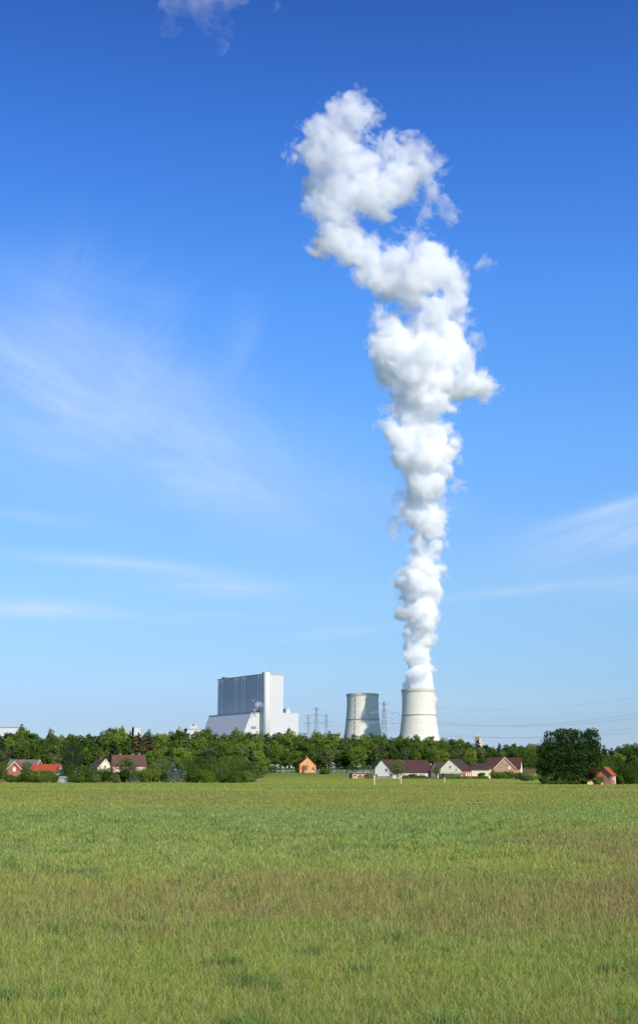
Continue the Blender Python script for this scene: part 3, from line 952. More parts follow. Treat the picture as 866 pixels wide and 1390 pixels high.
plant('shrub', 262, 20, 1042, 386, 'leaf_dark', 'dark low shrub right of the smaller blue spruce')
plant('shrub', 281, 24, 1043, 386, 'leaf_mid', 'wide green shrub in the middle of the shrub belt')
plant('broad', 286, 24, 1028, 425, 'leaf_mid', 'green bushy tree in the middle of the shrub belt', 'tree')
plant('shrub', 303, 24, 1039, 388, 'leaf_grey', 'light green shrub left of the two willow-like trees')
plant('broad', 302, 22, 1029, 420, 'leaf_yellow', 'yellowish bushy tree left of the two willow-like trees', 'tree')
plant('broad', 321, 27, 1023, 402, 'leaf_yellow', 'pale yellow-green willow-like tree, the taller of two at the end of the shrub belt', 'tree', N=5400)
plant('broad', 336, 22, 1032, 396, 'leaf_grey', 'grey-green willow-like tree, the last at the end of the shrub belt', 'tree', N=4600)
plant('shrub', 318, 22, 1044, 385, 'leaf_dark', 'dark low shrub at the foot of the two willow-like trees')
plant('shrub', 333, 22, 1045, 386, 'leaf_mid', 'low green shrub at the foot of the last willow-like tree')
BELT = [(14, 14, 1051, 'leaf_dark'), (22, 14, 1052, 'leaf_mid'), (30, 14, 1048, 'leaf_mid'), (46, 16, 1046, 'leaf_yellow'), (63, 15, 1045, 'leaf_mid'), (76, 9, 1051, 'leaf_mid'), (95, 10, 1052, 'leaf_mid'), (102, 12, 1053, 'leaf_yellow'),
        (114, 14, 1049, 'leaf_mid'), (126, 13, 1048, 'leaf_dark'), (138, 15, 1047, 'leaf_mid'), (148, 14, 1045, 'leaf_dark'), (158, 13, 1047, 'leaf_mid'), (166, 12, 1046, 'leaf_dark'), (177, 12, 1049, 'leaf_grey'), (187, 12, 1047, 'leaf_mid'), (196, 13, 1047, 'leaf_mid'), (203, 12, 1049, 'leaf_dark'),
        (213, 14, 1046, 'leaf_mid'), (224, 14, 1047, 'leaf_dark'), (241, 12, 1050, 'leaf_dark'), (256, 14, 1043, 'leaf_mid'), (269, 15, 1041, 'leaf_yellow'), (279, 14, 1046, 'leaf_dark'), (291, 16, 1041, 'leaf_mid'), (300, 14, 1047, 'leaf_yellow'), (310, 15, 1044, 'leaf_dark'), (326, 15, 1046, 'leaf_yellow'), (340, 12, 1050, 'leaf_grey')]
LF = {'leaf_dark': 'dark', 'leaf_mid': 'mid-green', 'leaf_yellow': 'yellow-green', 'leaf_grey': 'grey-green'}
def bseg(px):
    for a, b in ((44, 'below the red brick gable'), (86, 'below the orange-red roof'), (112, 'at the foot of the big dark conifer'), (145, 'below the small gabled house'), (192, 'below the pink house'), (230, 'left of the blue spruces'), (275, 'right of the blue spruces'), (400, 'beside the willow-like trees')):
        if px < a: return b
for i, (px, w, top, lf) in enumerate(BELT):
    g_ = '%s shrub of the meadow-edge belt %s' % (LF[lf], bseg(px))
    plant('shrub', px, w, top, 400 + (i * 7) % 11, lf, g_, 'shrub', g_.replace(' shrub of', ' shrubs of'))
P_brn[0].put(wx(184, 640), 640, pix(184, 998, 640).z - gz1(0, 640), 'reddish-brown half-dead conifer just above the right end of the pink house', 'tree', wscale=6.0)
P_brn[1].put(wx(196, 635), 635, pix(196, 997, 635).z - gz1(0, 635), 'brown conifer with an orange trunk right of the pink house', 'tree', wscale=6.5)
P_brn[0].put(wx(205, 640), 640, pix(205, 1002, 640).z - gz1(0, 640), 'brown conifer left of the round grey-green tree', 'tree', wscale=5.5)
# round the orange house
plant('broad', 401, 20, 1018, 722, 'leaf_mid', 'green tree shading the left corner of the orange house', 'tree')
plant('open', 413, 9, 1037, 692, 'leaf_yellow', 'small thin tree right in front of the orange wall', 'tree', N=420)
plant('broad', 436, 20, 1022, 712, 'leaf_mid', 'bushy green tree at the right end of the orange house', 'tree')
plant('shrub', 441, 12, 1043, 690, 'leaf_mid', 'low shrub by the right corner of the orange house')
# the village
plant('broad', 539, 19, 1031, 606, 'leaf_grey', 'grey-green tree in front of the long barn roof', 'tree', N=4600)
plant('open', 592, 9, 1040, 598, 'leaf_yellow', 'young yellow-green tree beside the cream gable', 'tree', N=1500)
plant('shrub', 500, 12, 1050, 628, 'leaf_mid', 'small shrub at the right end of the low flat shed')
plant('shrub', 560, 16, 1050, 612, 'leaf_mid', 'green shrub under the long barn wall')
plant('shrub', 573, 12, 1052, 610, 'leaf_dark', 'dark low shrub under the long barn wall')
plant('shrub', 551, 14, 1052, 608, 'leaf_dark', 'low shrub at the foot of the grey-green tree')
plant('shrub', 653, 9, 1048, 620, 'leaf_yellow', 'round topiary shrub by the pale wall between the brick houses')
plant('shrub', 677, 26, 1047, 600, 'leaf_mid', 'large round green shrub before the brick gable')
plant('shrub', 688, 13, 1046, 604, 'leaf_yellow', 'yellowish shrub at the corner of the brick gable')
plant('shrub', 705, 24, 1048, 560, 'leaf_dark', 'wide green shrub right of the brick gable')
plant('shrub', 722, 26, 1046, 540, 'leaf_mid', 'high green shrub between the brick gable and the dark oak')
plant('shrub', 714, 16, 1051, 470, 'leaf_grey', 'low grey-green shrub at the meadow edge left of the dark oak')
plant('broad', 722, 34, 1008, 700, 'leaf_dark', 'dark tree just left of the big oak, behind the high shrub', 'tree', N=5000)
def hedge(name, label, px0, px1, Y, top, leaf, N):
    r = np.random.RandomState(int(px0))
    x0, x1 = wx(px0, Y), wx(px1, Y)
    H = pix(px0, top, Y).z - gz1(x0, Y)
    n = int((x1 - x0) / 1.0) + 2
    lobes = [(x0 + (x1 - x0) * (i + .5) / n - x0, r.uniform(-.1, .1), H * .45, .85, .7, H * r.uniform(.46, .58)) for i in range(n)]
    V, Fq, lv = leaf_cloud(lobes, N, 0.28, int(px0))
    V[:, 2] = np.abs(V[:, 2])
    o = crown_mesh(name, V, Fq, lv, M[leaf], None)
    o.location = (x0, Y, gz1(x0, Y))
    return tag(o, label, 'hedge')
hedge('hedge', 'long clipped dark hedge in front of the cream gable and brick wall', 597, 662, 592, 1053.5, 'leaf_mid', 7000)
hedge('hedge', 'dark low hedge at the meadow edge under the dark oak', 738, 866, 338, 1060, 'leaf_dark', 12000)
# the oak and its neighbours
def big_oak():
    Y = 345
    x = wx(773, Y)
    H = pix(773, 989, Y).z
    k = Y / 1834
    root = empty('oak_tree', (0, 0, 0))
    r = random.Random(4)
    # crown outline as the photo shows it: (px, py, radius px)
    blobs = [(750, 1006, 15), (768, 1003, 14), (786, 1004, 14), (800, 1002, 12), (801, 996, 8), (761, 996, 9), (776, 996, 8), (742, 1020, 13), (758, 1022, 17), (778, 1022, 19), (798, 1020, 16), (741, 1035, 12),
             (756, 1040, 16), (776, 1042, 18), (796, 1037, 15), (806, 1012, 9), (808, 1030, 9), (746, 1052, 12), (766, 1055, 13), (786, 1054, 13), (735, 1046, 8), (800, 1050, 9)]
    lobes = []
    for px, py, q in blobs:
        for s in (-1, 1):
            lobes.append((wx(px, Y, py) - x, s * r.uniform(.1, .9) * 6.0 * (1 - abs(px - 773) / 60), pix(px, py, Y).z, q * k, q * k, q * k * .92))
    V, Fq, lv = leaf_cloud(lobes, 30000, 0.36, 44, (0.6, 1.06), 0.3)
    V[:, 2] = np.maximum(V[:, 2], 0.5 + 0.4 * hashn((V[:, 0] * 2).astype(np.int64), (V[:, 1] * 2).astype(np.int64), V[:, 0].astype(np.int64) * 0, 3))
    mb = MB()
    mb.tube([(0, 0, -.5), (0, 0, 2.5), (.3, 0, 5)], [.8, .55, .45], 10)
    for i, lb in enumerate(lobes[::2]):
        mb.tube([(0, 0, 2.2 + .1 * i), (lb[0] * .5, lb[1] * .5, (3 + lb[2]) * .5 + .5), (lb[0], lb[1], lb[2])], [.28, .16, .05], 6)
    mb.build('trunk', M['bark'], root, True)
    crown_mesh('crown', V, Fq, lv, M['leaf_oak'], root)
    place(root, x, Y, 'huge dark broad-crowned oak at the edge of the meadow', 'tree')
big_oak()
plant('open', 804, 18, 1041, 336, 'leaf_red', 'reddish copper-leaved young tree under the right side of the oak', 'tree')
plant('shrub', 738, 12, 1053, 340, 'leaf_grey', 'light low shrub at the left foot of the oak')
plant('broad', 846, 27, 1033, 345, 'leaf_mid', 'round green tree right of the small red-roofed shed', 'tree', N=6000)
plant('broad', 864, 18, 1030, 350, 'leaf_grey', 'pale grey-green tree at the right edge behind the meadow', 'tree', N=4600)
plant('shrub', 838, 14, 1051, 335, 'leaf_dark', 'dark low shrub touching the right wall of the small red-roofed shed')
plant('shrub', 858, 20, 1050, 338, 'leaf_mid', 'wide low shrub at the right edge of the meadow')
plant('broad', 822, 26, 1026, 400, 'leaf_dark', 'dark tree behind the small red-roofed shed', 'tree')
plant('shrub', 810, 13, 1054, 330, 'leaf_yellow', 'bright green low shrub over the yellow wall')

# ------------------------------------------------------------------ houses
def gable_block(root, Mx, L, Wd, hf, hb, hr, yr=0.0, wall='white', roof='roof_brown', gable=None, over=0.45, wins=(), doors=(), chim=(), verge=None, ends=(True, True)):
    """x along the ridge, front wall at y=-W/2. wins: (side, u, z, w, h, kind)"""
    y0, y1 = -Wd / 2, Wd / 2
    prof = [(y0, -0.5), (y1, -0.5), (y1, hb), (yr, hr), (y0, hf)]
    MB().prism(prof, -L / 2, L / 2, Mx).build('wall', M[wall], root)
    if gable:
        p2 = [(y0 + .01, 0), (y1 - .01, 0), (y1 - .01, hb - .01), (yr, hr - .02), (y0 + .01, hf - .01)]
        if ends[0]: tag(MB().prism(p2, -L / 2 - .06, -L / 2 - .003, Mx).build('gable_wall', M[gable], root))
        if ends[1]: MB().prism(p2, L / 2 + .003, L / 2 + .06, Mx).build('gable_wall', M[gable], root)
    t = 0.22
    sf = (hr - hf) / (yr - y0); sb = (hr - hb) / (y1 - yr)
    e = over
    rp = [(y0 - e, hf - sf * e + .02), (yr, hr + .02), (y1 + e, hb - sb * e + .02), (y1 + e, hb - sb * e + .02 + t), (yr, hr + .02 + t), (y0 - e, hf - sf * e + .02 + t)]
    mb = MB()
    n = len(rp)
    xa, xb = -L / 2 - .3, L / 2 + .3
    vs = [(xa, y, z) for y, z in rp] + [(xb, y, z) for y, z in rp]
    fs = [(0, 1, 4, 5), (1, 2, 3, 4), (n + 5, n + 4, n + 1, n), (n + 4, n + 3, n + 2, n + 1)]
    for i in range(n):
        j = (i + 1) % n
        fs.append((i, n + i, n + j, j))
    mb.add(vs, fs, Mx)
    rf_ = mb.build('roof', M[roof], root)
    for cx_, cy_, hh in chim:
        zr = hr - (abs(cy_ - yr)) * (sf if cy_ < yr else sb)
        MB().box(cx_ - .35, cx_ + .35, cy_ - .35, cy_ + .35, zr - .6, zr + hh, Mx).box(cx_ - .42, cx_ + .42, cy_ - .42, cy_ + .42, zr + hh, zr + hh + .12, Mx).build('chimney', M['brick'], rf_)
    if verge:
        for k, xx in ((0, -L / 2 - .36), (1, L / 2 + .30)):
            if not ends[k]: continue
            MB().add([(xx, y0 - e, hf - sf * e - .15), (xx, yr, hr - .15), (xx, yr, hr + .28), (xx, y0 - e, hf - sf * e + .28), (xx + .06, y0 - e, hf - sf * e - .15), (xx + .06, yr, hr - .15), (xx + .06, yr, hr + .28), (xx + .06, y0 - e, hf - sf * e + .28)],
                     [(0, 1, 2, 3), (7, 6, 5, 4), (0, 4, 5, 1), (1, 5, 6, 2), (2, 6, 7, 3), (3, 7, 4, 0)], Mx).build('verge_board', M[verge], rf_)
            MB().add([(xx, y1 + e, hb - sb * e - .15), (xx, yr, hr - .15), (xx, yr, hr + .28), (xx, y1 + e, hb - sb * e + .28), (xx + .06, y1 + e, hb - sb * e - .15), (xx + .06, yr, hr - .15), (xx + .06, yr, hr + .28), (xx + .06, y1 + e, hb - sb * e + .28)],
                     [(3, 2, 1, 0), (4, 5, 6, 7), (1, 5, 4, 0), (2, 6, 5, 1), (3, 7, 6, 2), (0, 4, 7, 3)], Mx).build('verge_board', M[verge], rf_)
    def frame_on(side):
        if side == 'front': return Mx @ Matrix.Translation((0, y0, 0))
        if side == 'left': return Mx @ Matrix.Translation((-L / 2 - (.06 if gable else 0), 0, 0)) @ Matrix.Rotation(-math.pi / 2, 4, 'Z')
        return Mx @ Matrix.Translation((L / 2 + (.06 if gable else 0), 0, 0)) @ Matrix.Rotation(math.pi / 2, 4, 'Z')
    for side, u, z, w, h, kd in wins:
        A_ = frame_on(side)
        fr = MB()
        b_ = .10
        fr.box(u - w / 2, u + w / 2, -.07, .02, z, z + b_, A_).box(u - w / 2, u + w / 2, -.07, .02, z + h - b_, z + h, A_)
        fr.box(u - w / 2, u - w / 2 + b_, -.07, .02, z + b_, z + h - b_, A_).box(u + w / 2 - b_, u + w / 2, -.07, .02, z + b_, z + h - b_, A_)
        fr.box(u - .04, u + .04, -.065, .02, z + b_, z + h - b_, A_)
        f_ = fr.build('window', M['frame'], root)
        MB().box(u - w / 2 + b_, u + w / 2 - b_, -.03, .02, z + b_, z + h - b_, A_).build('pane', M['blind' if kd == 'w' else 'glass'], f_)
        MB().box(u - w / 2 - .1, u + w / 2 + .1, -.16, .02, z - .08, z, A_).build('sill', M['frame'], f_)
    for side, u, w, h, mt in doors:
        A_ = frame_on(side)
        dd = MB().box(u - w / 2, u + w / 2, -.06, .02, 0.05, h, A_).build('door', M[mt], root)
        MB().box(u + w / 2 - .2, u + w / 2 - .1, -.12, -.06, 1.0, 1.08, A_).build('handle', M['steel'], dd)

def house(name, label, cat, px, Y, rot, L, Wd, corner, **kw):
    """the named corner ('fl' = front wall at the left end, 'fr' = at the right end) stands at photo column px, depth Y"""
    rz = R(rot)
    lc = Vector((-L / 2 if corner == 'fl' else L / 2, -Wd / 2, 0))
    wpt = Vector((wx(px, Y), Y, 0))
    loc = wpt - Matrix.Rotation(rz, 3, 'Z') @ lc
    loc.z = gz1(loc.x, loc.y)
    root = empty(name, loc, rz, label, cat)
    gable_block(root, Matrix.Identity(4), L, Wd, **kw)
    return root

# long white house with the big brown roof
A_rt = house('farmhouse', 'long white house with a big dark brown roof and a white gable on its left', 'house', 532, 628, 64, 57, 8.6, 'fl',
             hf=3.2, hb=4.7, hr=8.6, yr=.9, wall='pale', roof='roof_brown', gable='white', ends=(True, False),
             wins=[('left', 1.5, 3.2, 1.3, 1.5, 'd'), ('left', -3.6, .9, 1.2, 1.2, 'd'), ('left', 3.6, .9, 1.2, 1.2, 'd'), ('front', 2, .9, 1.5, 1.3, 'd'), ('front', 6.5, .9, 1.6, 1.3, 'd'), ('front', 11, .9, 1.6, 1.3, 'd'), ('front', 15.5, .9, 1.6, 1.3, 'w')],
             doors=[('front', 8.8, 1.1, 2.1, 'doorwood')], chim=[(-6, 1.6, 1.0)])
house('barn', 'small brown-roofed barn with a narrow white gable behind the cream gable', 'barn', 594, 662, 20, 11, 8, 'fl', hf=4.4, hb=4.4, hr=7.6, wall='white', roof='roof_dark', gable='white', wins=[('left', 0, 3.0, 1.0, 1.0, 'd')])
B_rt = house('house', 'brick house with a cream gable, brown roof and a row of white windows', 'house', 626, 628, 67, 18, 11.2, 'fl',
             hf=4.1, hb=3.6, hr=8.8, yr=0, wall='brick', roof='roof_dark', gable='cream', ends=(True, False),
             wins=[('left', .2, 4.6, 1.1, 1.3, 'd'), ('left', -3.3, 1.1, 1.2, 1.3, 'd'), ('left', 3.2, 3.6, 1.0, .9, 'd'), ('front', -1.6, 1.2, 1.3, 1.5, 'w'), ('front', 1.6, 1.2, 1.3, 1.5, 'w'), ('front', 4.8, 1.2, 1.3, 1.5, 'w')],
             doors=[('front', -4.6, 1.1, 2.4, 'doorwood')])
# terrace roof on posts below the cream gable
tb = MB().box(-18 / 2 - 3.6, -18 / 2 - .4, -6.4, 6.4, 2.55, 2.72).build('terrace_roof', M['metal_roof'], B_rt)
for yy in (-6.2, -2.1, 2.1, 6.2):
    MB().box(-18 / 2 - 3.5, -18 / 2 - 3.35, yy - .08, yy + .08, 0, 2.545).build('post', M['dark'], tb)
house('house', 'small cream house with a dark roof between the two brick houses', 'house', 664, 640, -14, 8.6, 7.5, 'fr', hf=4.4, hb=4.4, hr=7.0, wall='cream', roof='roof_dark', gable='white', ends=(False, True),
      wins=[('front', 1.6, 1.4, 1.0, 1.2, 'w'), ('right', 0, 4.2, .8, .9, 'd')], doors=[('front', -.8, 1.1, 2.2, 'doorwood')])
D_rt = house('house', 'orange brick house with a broad front gable and a white right gable end', 'house', 706, 640, -13, 15.8, 10.5, 'fr', hf=5.0, hb=5.0, hr=9.6, wall='brick_light', roof='roof_brown', gable='white', ends=(False, True),
             wins=[('front', -6.6, 1.4, 1.0, 1.4, 'd')], verge=None)
gb = Matrix.Translation((0.9, -5.2, 0)) @ Matrix.Rotation(math.pi / 2, 4, 'Z')
gable_block(D_rt, gb, 4.6, 10.2, hf=4.7, hb=4.7, hr=9.75, wall='brick_light', roof='roof_greybrown', over=.35, verge='trim', ends=(True, False),
            wins=[('left', -2.1, 4.4, 1.1, 1.3, 'd'), ('left', 2.1, 4.4, 1.1, 1.3, 'w'), ('left', -2.6, 1.2, 1.2, 1.4, 'w'), ('left', 2.6, 1.2, 1.2, 1.4, 'd'), ('left', 0, 7.0, .8, .8, 'd')])
house('outbuilding', 'low pale outbuilding half hidden by shrubs right of the brick gable', 'outbuilding', 727, 655, -8, 7.5, 5, 'fr', hf=2.8, hb=2.8, hr=4.3, wall='pale', roof='roof_greybrown', wins=[('front', -1.5, 1.2, 1.0, 1.0, 'd')])
# orange house on the bank
O_rt = house('house', 'bright orange house with a front gable standing by itself before the wood', 'house', 429, 704, 98, 11, 8.6, 'fr' if False else 'fl',
             hf=3.6, hb=4.2, hr=8.0, wall='orange', roof='roof_brown', over=.35, ends=(True, False),
             wins=[('left', 2.6, 1.0, 1.0, 1.6, 'd'), ('left', -1.2, .9, 1.0, 1.7, 'd'), ('left', .3, 4.6, .9, 1.1, 'd'), ('front', -2.5, 1.1, 1.1, 1.3, 'd')], doors=[('left', -2.7, 1.0, 2.1, 'doorwood')], chim=[(-1.5, .4, 1.0)])
# pink house
house('house', 'pink house with a long brown roof and three chimneys behind garden trees', 'house', 153.5, 500, 14, 12.2, 9.5, 'fl', hf=5.6, hb=5.6, hr=9.1, wall='pink', roof='roof_greybrown', gable='pink', ends=(True, False),
      wins=[('front', -4.2, 3.3, 1.2, 1.3, 'w'), ('front', 1.0, 3.3, 1.2, 1.3, 'w'), ('front', 4.2, 3.3, 1.2, 1.3, 'w'), ('front', -4.2, .8, 1.2, 1.4, 'd'), ('front', 4.2, .8, 1.2, 1.4, 'w'), ('left', 1.5, 3.3, 1.0, 1.2, 'd')],
      doors=[('front', -1.5, 1.1, 2.1, 'doorwood')], chim=[(-3.0, .3, .9), (1.6, .3, .8), (4.0, .3, 1.0)])
# small gabled house
house('cottage', 'small house with a cream gable and a brown roof, sunk in greenery', 'house', 133, 520, -62, 10.5, 6.0, 'fr' if False else 'fr', hf=4.6, hb=4.6, hr=7.8, wall='peach', roof='roof_greybrown', gable='cream', ends=(False, True), verge='trim',
      wins=[('right', 0, 4.6, .9, 1.0, 'd')], chim=[(-1.5, .3, .9)])
# red brick house with the grey roof
C_rt = house('house', 'red brick house with a grey roof and a front gable at the far left', 'house', 47, 448, -8, 9.6, 8.5, 'fr', hf=4.0, hb=4.0, hr=6.9, wall='brick', roof='roof_grey', wins=[('right', 0, 4.2, .9, 1.0, 'd')], verge='trim')
gb = Matrix.Translation((-1.3, -4.6, 0)) @ Matrix.Rotation(math.pi / 2, 4, 'Z')
gable_block(C_rt, gb, 3.4, 6.6, hf=3.0, hb=3.0, hr=6.3, wall='brick', roof='roof_red', over=.3, verge='trim', ends=(True, False), wins=[('left', 0, 3.3, 1.0, 1.3, 'w'), ('left', -1.8, .8, 1.0, 1.2, 'd'), ('left', 1.8, .8, 1.0, 1.2, 'd')])
# house with the bright orange-red roof
house('house', 'low white house with a bright orange-red roof beside the grey-roofed brick house', 'house', 78, 432, -6, 8.8, 7.0, 'fr', hf=3.3, hb=3.3, hr=5.3, wall='white', roof='roof_red', over=.5,
      wins=[('front', 2.6, 1.0, 1.2, 1.3, 'd'), ('front', -2, 1.0, 1.2, 1.3, 'd'), ('right', 0, 1.0, 1.2, 1.3, 'd')])
# pale hut
g = house('hut', 'small pale grey hut at the meadow edge right of the orange-red roof', 'hut', 90, 392, -10, 1.8, 1.6, 'fr', hf=1.1, hb=1.1, hr=1.6, wall='clad_mid', roof='metal_roof', over=.12, wins=[('front', -.3, .7, .6, .5, 'd')], doors=[('right', 0, .7, 1.4, 'steel')])
# small red-roofed brick shed
S_rt = house('shed', 'small narrow brick shed with an orange-red roof right of the oak', 'shed', 828.5, 330, 58, 3.0, 3.6, 'fl', hf=2.3, hb=2.3, hr=4.0, wall='brick', roof='roof_red', over=.22, verge='dark', ends=(True, False),
             doors=[('left', -.6, .9, 1.9, 'dark')], wins=[('front', .4, 1.1, .6, .7, 'd')])
MB().box(-1.62, -1.515, .85, 1.75, 0, 3.05).build('orange_panel', M['orangeboard'], S_rt)
MB().box(1.1, 1.5, -1.86, -1.81, .1, 2.1).build('pale_panel', M['white'], S_rt)
# low yellow wall
Yw = 330
yw = MB()
x0, x1 = wx(796, Yw), wx(817.5, Yw)
for i in range(6):
    a = (x1 - x0) * i / 6; b_ = (x1 - x0) * (i + 1) / 6
    yw.box(a, b_ - .02, -.12, .12, -.2, 0.48 + .16 * math.sin(i * 2.1))
    yw.box(a - .01, b_ - .01, -.16, .16, 0.482 + .16 * math.sin(i * 2.1), 0.56 + .16 * math.sin(i * 2.1))
o = yw.build('garden_wall', M['yellowwall'])
o.location = (x0, Yw, gz1(x0, Yw) + .12)
tag(o, 'low patchy yellow wall at the meadow edge left of the small brick shed', 'wall')

# low flat shed at the left end of the village
Ys = 640
xs0, xs1 = wx(475, Ys), wx(499, Ys)
rt = empty('shed', ((xs0 + xs1) / 2, Ys, 0), R(4), 'low flat-roofed pale shed at the left end of the village', 'shed')
w_ = (xs1 - xs0) / 2
MB().box(-w_ + .9, w_, -1.9, 2.2, -.3, 2.35).build('wall', M['peach'], rt)
MB().box(-w_ - .1, -w_ + .9, -2.1, 2.2, -.3, 2.6).build('door', M['dark'], rt)
MB().box(-w_ - .3, w_ + 4.8, -2.5, 2.6, 2.62, 2.85).build('roof', M['metal_roof'], rt)
for u in (-2.0, .4, 2.6):
    f_ = MB().box(u - .5, u + .5, -1.96, -1.88, .9, 1.9).build('window', M['frame'], rt)
    MB().box(u - .42, u + .42, -1.985, -1.9, .98, 1.82).build('pane', M['glass'], f_)
for u in (w_ + 1.5, w_ + 4.5):
    MB().box(u - .08, u + .08, -2.2, -2.04, -.2, 2.61).build('post', M['dark'], rt)

# brown picket fence in front of the village
def picket(name, label, px0, px1, Y, h, mat, sp=.35, pw=.22):
    x0, x1 = wx(px0, Y), wx(px1, Y)
    rt = empty(name, (x0, Y, gz1(x0, Y)), 0, label, 'fence')
    n = int((x1 - x0) / 2.4)
    for i in range(n + 1):
        u = (x1 - x0) * i / n
        MB().box(u - .07, u + .07, -.07, .07, -.2, h + .1).build('post', M[mat], rt)
    pk = MB()
    u = .2
    while u < x1 - x0:
        pk.box(u - pw / 2, u + pw / 2, -.10, -.075, .1, h * (.93 + .1 * random.random()))
        u += sp
    pk.box(0, x1 - x0, -.07, .02, h * .25, h * .33).box(0, x1 - x0, -.07, .02, h * .72, h * .80)
    pk.build('rail_panel', M[mat], rt)
    return rt
picket('fence', 'dark brown board fence between the low flat shed and the long white house', 486, 533, 622, 1.15, 'timber')
picket('fence', 'low brown board fence in front of the long barn wall', 545, 588, 604, .9, 'timber', .6, .3)
# grey mesh fence on the bank behind the orange house
Yf = 706
x0, x1 = wx(366, Yf), wx(516, Yf)
rt = empty('fence', (x0, Yf, 0), 0, 'long low grey fence running along the bank right of the orange house', 'fence')
n = 24
for i in range(n + 1):
    u = (x1 - x0) * i / n
    z = gz1(x0 + u, Yf)
    MB().box(u - .06, u + .06, -.06, .06, z - .3, z + 1.45).build('post', M['frame' if i % 6 == 3 else 'fence'], rt)
mb = MB()
for i in range(n):
    u0, u1 = (x1 - x0) * i / n + .07, (x1 - x0) * (i + 1) / n - .07
    z = gz1(x0 + u0, Yf)
    for k in range(7):
        mb.box(u0, u1, -.02, .02, z + .15 + k * .19, z + .25 + k * .19)
mb.build('rail_panel', M['fence'], rt)

# yellow marker posts in the meadow
for px, base, top, lab in ((508, 1064.5, 1053, 'tall pale yellow marker post in the meadow, the left and nearest of three'),
                           (544, 1063, 1053.5, 'tall pale yellow marker post in the meadow before the barn roof'),
                           (603, 1061.5, 1055.5, 'shorter yellow marker post in the meadow before the cream gable')):
    Y = 5400 / (base - 1048)
    x = wx(px, Y); z = gz1(x, Y)
    H = pix(px, top, Y).z - z
    rt = empty('marker_post', (x, Y, z), .1, lab, 'post', 'marker posts in the meadow')
    MB().box(-.11, .11, -.11, .11, -.3, H * .82).build('post', M['yellow'], rt)
    MB().box(-.15, .15, -.15, .15, H * .822, H).build('cap', M['postcap'], rt)

# ------------------------------------------------------------------ the power station
GZF = gz1(0, 2750)
def cooling_tower(px, Y, prof, label, ladder_px=None):
    cxw = wx(px, Y, 960)
    rt = empty('cooling_tower', (cxw, Y, GZF), 0, label, 'cooling tower')
    pts = []
    for py, hw in prof:
        r_ = (pix(px + hw, py, Y).x - pix(px - hw, py, Y).x) / 2
        pts.append((r_, pix(px, py, Y).z - GZF))
    pts = [(pts[0][0] * 1.0, pts[0][1])] + pts[1:]
    # smooth outline: interpolate in height
    zz = [p[1] for p in pts][::-1]; rr = [p[0] for p in pts][::-1]
    zt = zz[-1]
    hs = np.linspace(0, zt - 5.2, 40)
    # quadratic through the given points
    cf = np.polyfit(zz, rr, 3)
    outer = [(float(np.polyval(cf, h)), float(h)) for h in hs]
    rtop = float(np.polyval(cf, zt))
    MB().lathe([(outer[0][0], -3)] + outer, 96).build('shell', M['concrete'], rt, True)
    MB().lathe([(r_ - 1.2, h) for r_, h in outer[20:]] + [(rtop - 1.2, zt)], 96).build('inner_shell', M['inner'], rt, True)
    MB().lathe([(outer[-1][0] - .9, outer[-1][1] - .3), (rtop + .5, zt - 5.3), (rtop + .7, zt - .2), (rtop + .4, zt), (rtop - 1.15, zt), (rtop - 1.1, zt - 5)], 96).build('rim', M['concrete_rim'], rt)
    zr = pix(px, prof[0][0] + 35, Y).z - GZF
    r1 = float(np.polyval(cf, zr))
    MB().lathe([(r1 - .3, zr - .5), (r1 + 1.0, zr - .4), (r1 + 1.0, zr + .7), (r1 - .3, zr + .8)], 96).build('ring_walkway', M['concrete_dark'], rt)
    # ladder up the shell, seen as a dotted line
    if ladder_px is not None:
        k = (ladder_px - px) / prof[0][1]
        a = -math.acos(k)
        mb = MB()
        z = 6.0
        i = 0
        while z < zt - 2:
            r_ = float(np.polyval(cf, z)) + .5
            q = Matrix.Translation((r_ * math.cos(a), r_ * math.sin(a), z)) @ Matrix.Rotation(a, 4, 'Z')
            mb.box(-.3, .3, -.12, .12, 0, 4.0, q)
            if i % 3 == 0: mb.box(-.4, .7, -.9, .9, 1.0, 3.2, q)
            z += 4.02; i += 1
        mb.build('ladder', M['concrete_dark'], rt)
    return rt
cooling_tower(568.3, 2750, [(936, 23.2), (950, 22.7), (960, 22.9), (971, 23.4), (985, 25.0), (1000, 27.2), (1046, 36)], 'beige concrete cooling tower with a tall steam plume rising from it')
T2Y = 2897
cooling_tower(492.2, T2Y, [(942, 21.7), (956, 21.5), (966, 21.8), (976, 22.6), (988, 24.0), (1000, 25.8), (1046, 35)], 'cooling tower without steam, half in shadow, left of the steaming one', 482)

# boiler house: x axis along the sunlit end, y axis along the long shaded side
CYH = 2750.0
Cx = wx(359, CYH, 950)
bz = lambda py, Y=2750: pix(359, py, Y).z - GZF
rt = empty('boiler_house', (Cx, CYH, GZF), R(32), 'huge block-shaped boiler house with a dark long side and a pale end', 'power station building')
Hm = bz(914.5)
def side_y(px):
    k = (px - CX) / 1834.0
    ux, uy = -math.sin(R(32)), math.cos(R(32))
    return (k * CYH - Cx) / (ux - k * uy)
LB = side_y(294.3)
MB().box(0, 45, 0, LB, -2, Hm - 1.0).build('main_block', M['clad_light'], rt)
MB().box(-.35, -.01, 5, LB - .5, 60, Hm - 1.2).build('long_side_cladding', M['clad_dark'], rt)
MB().box(-.8, 45.8, -.8, LB + .8, Hm - .99, Hm + .6).build('roof_edge', M['clad_mid'], rt)
def side_y(px):
    k = (px - CX) / 1834.0
    ux, uy = -math.sin(R(32)), math.cos(R(32))
    return (k * CYH - Cx) / (ux - k * uy)
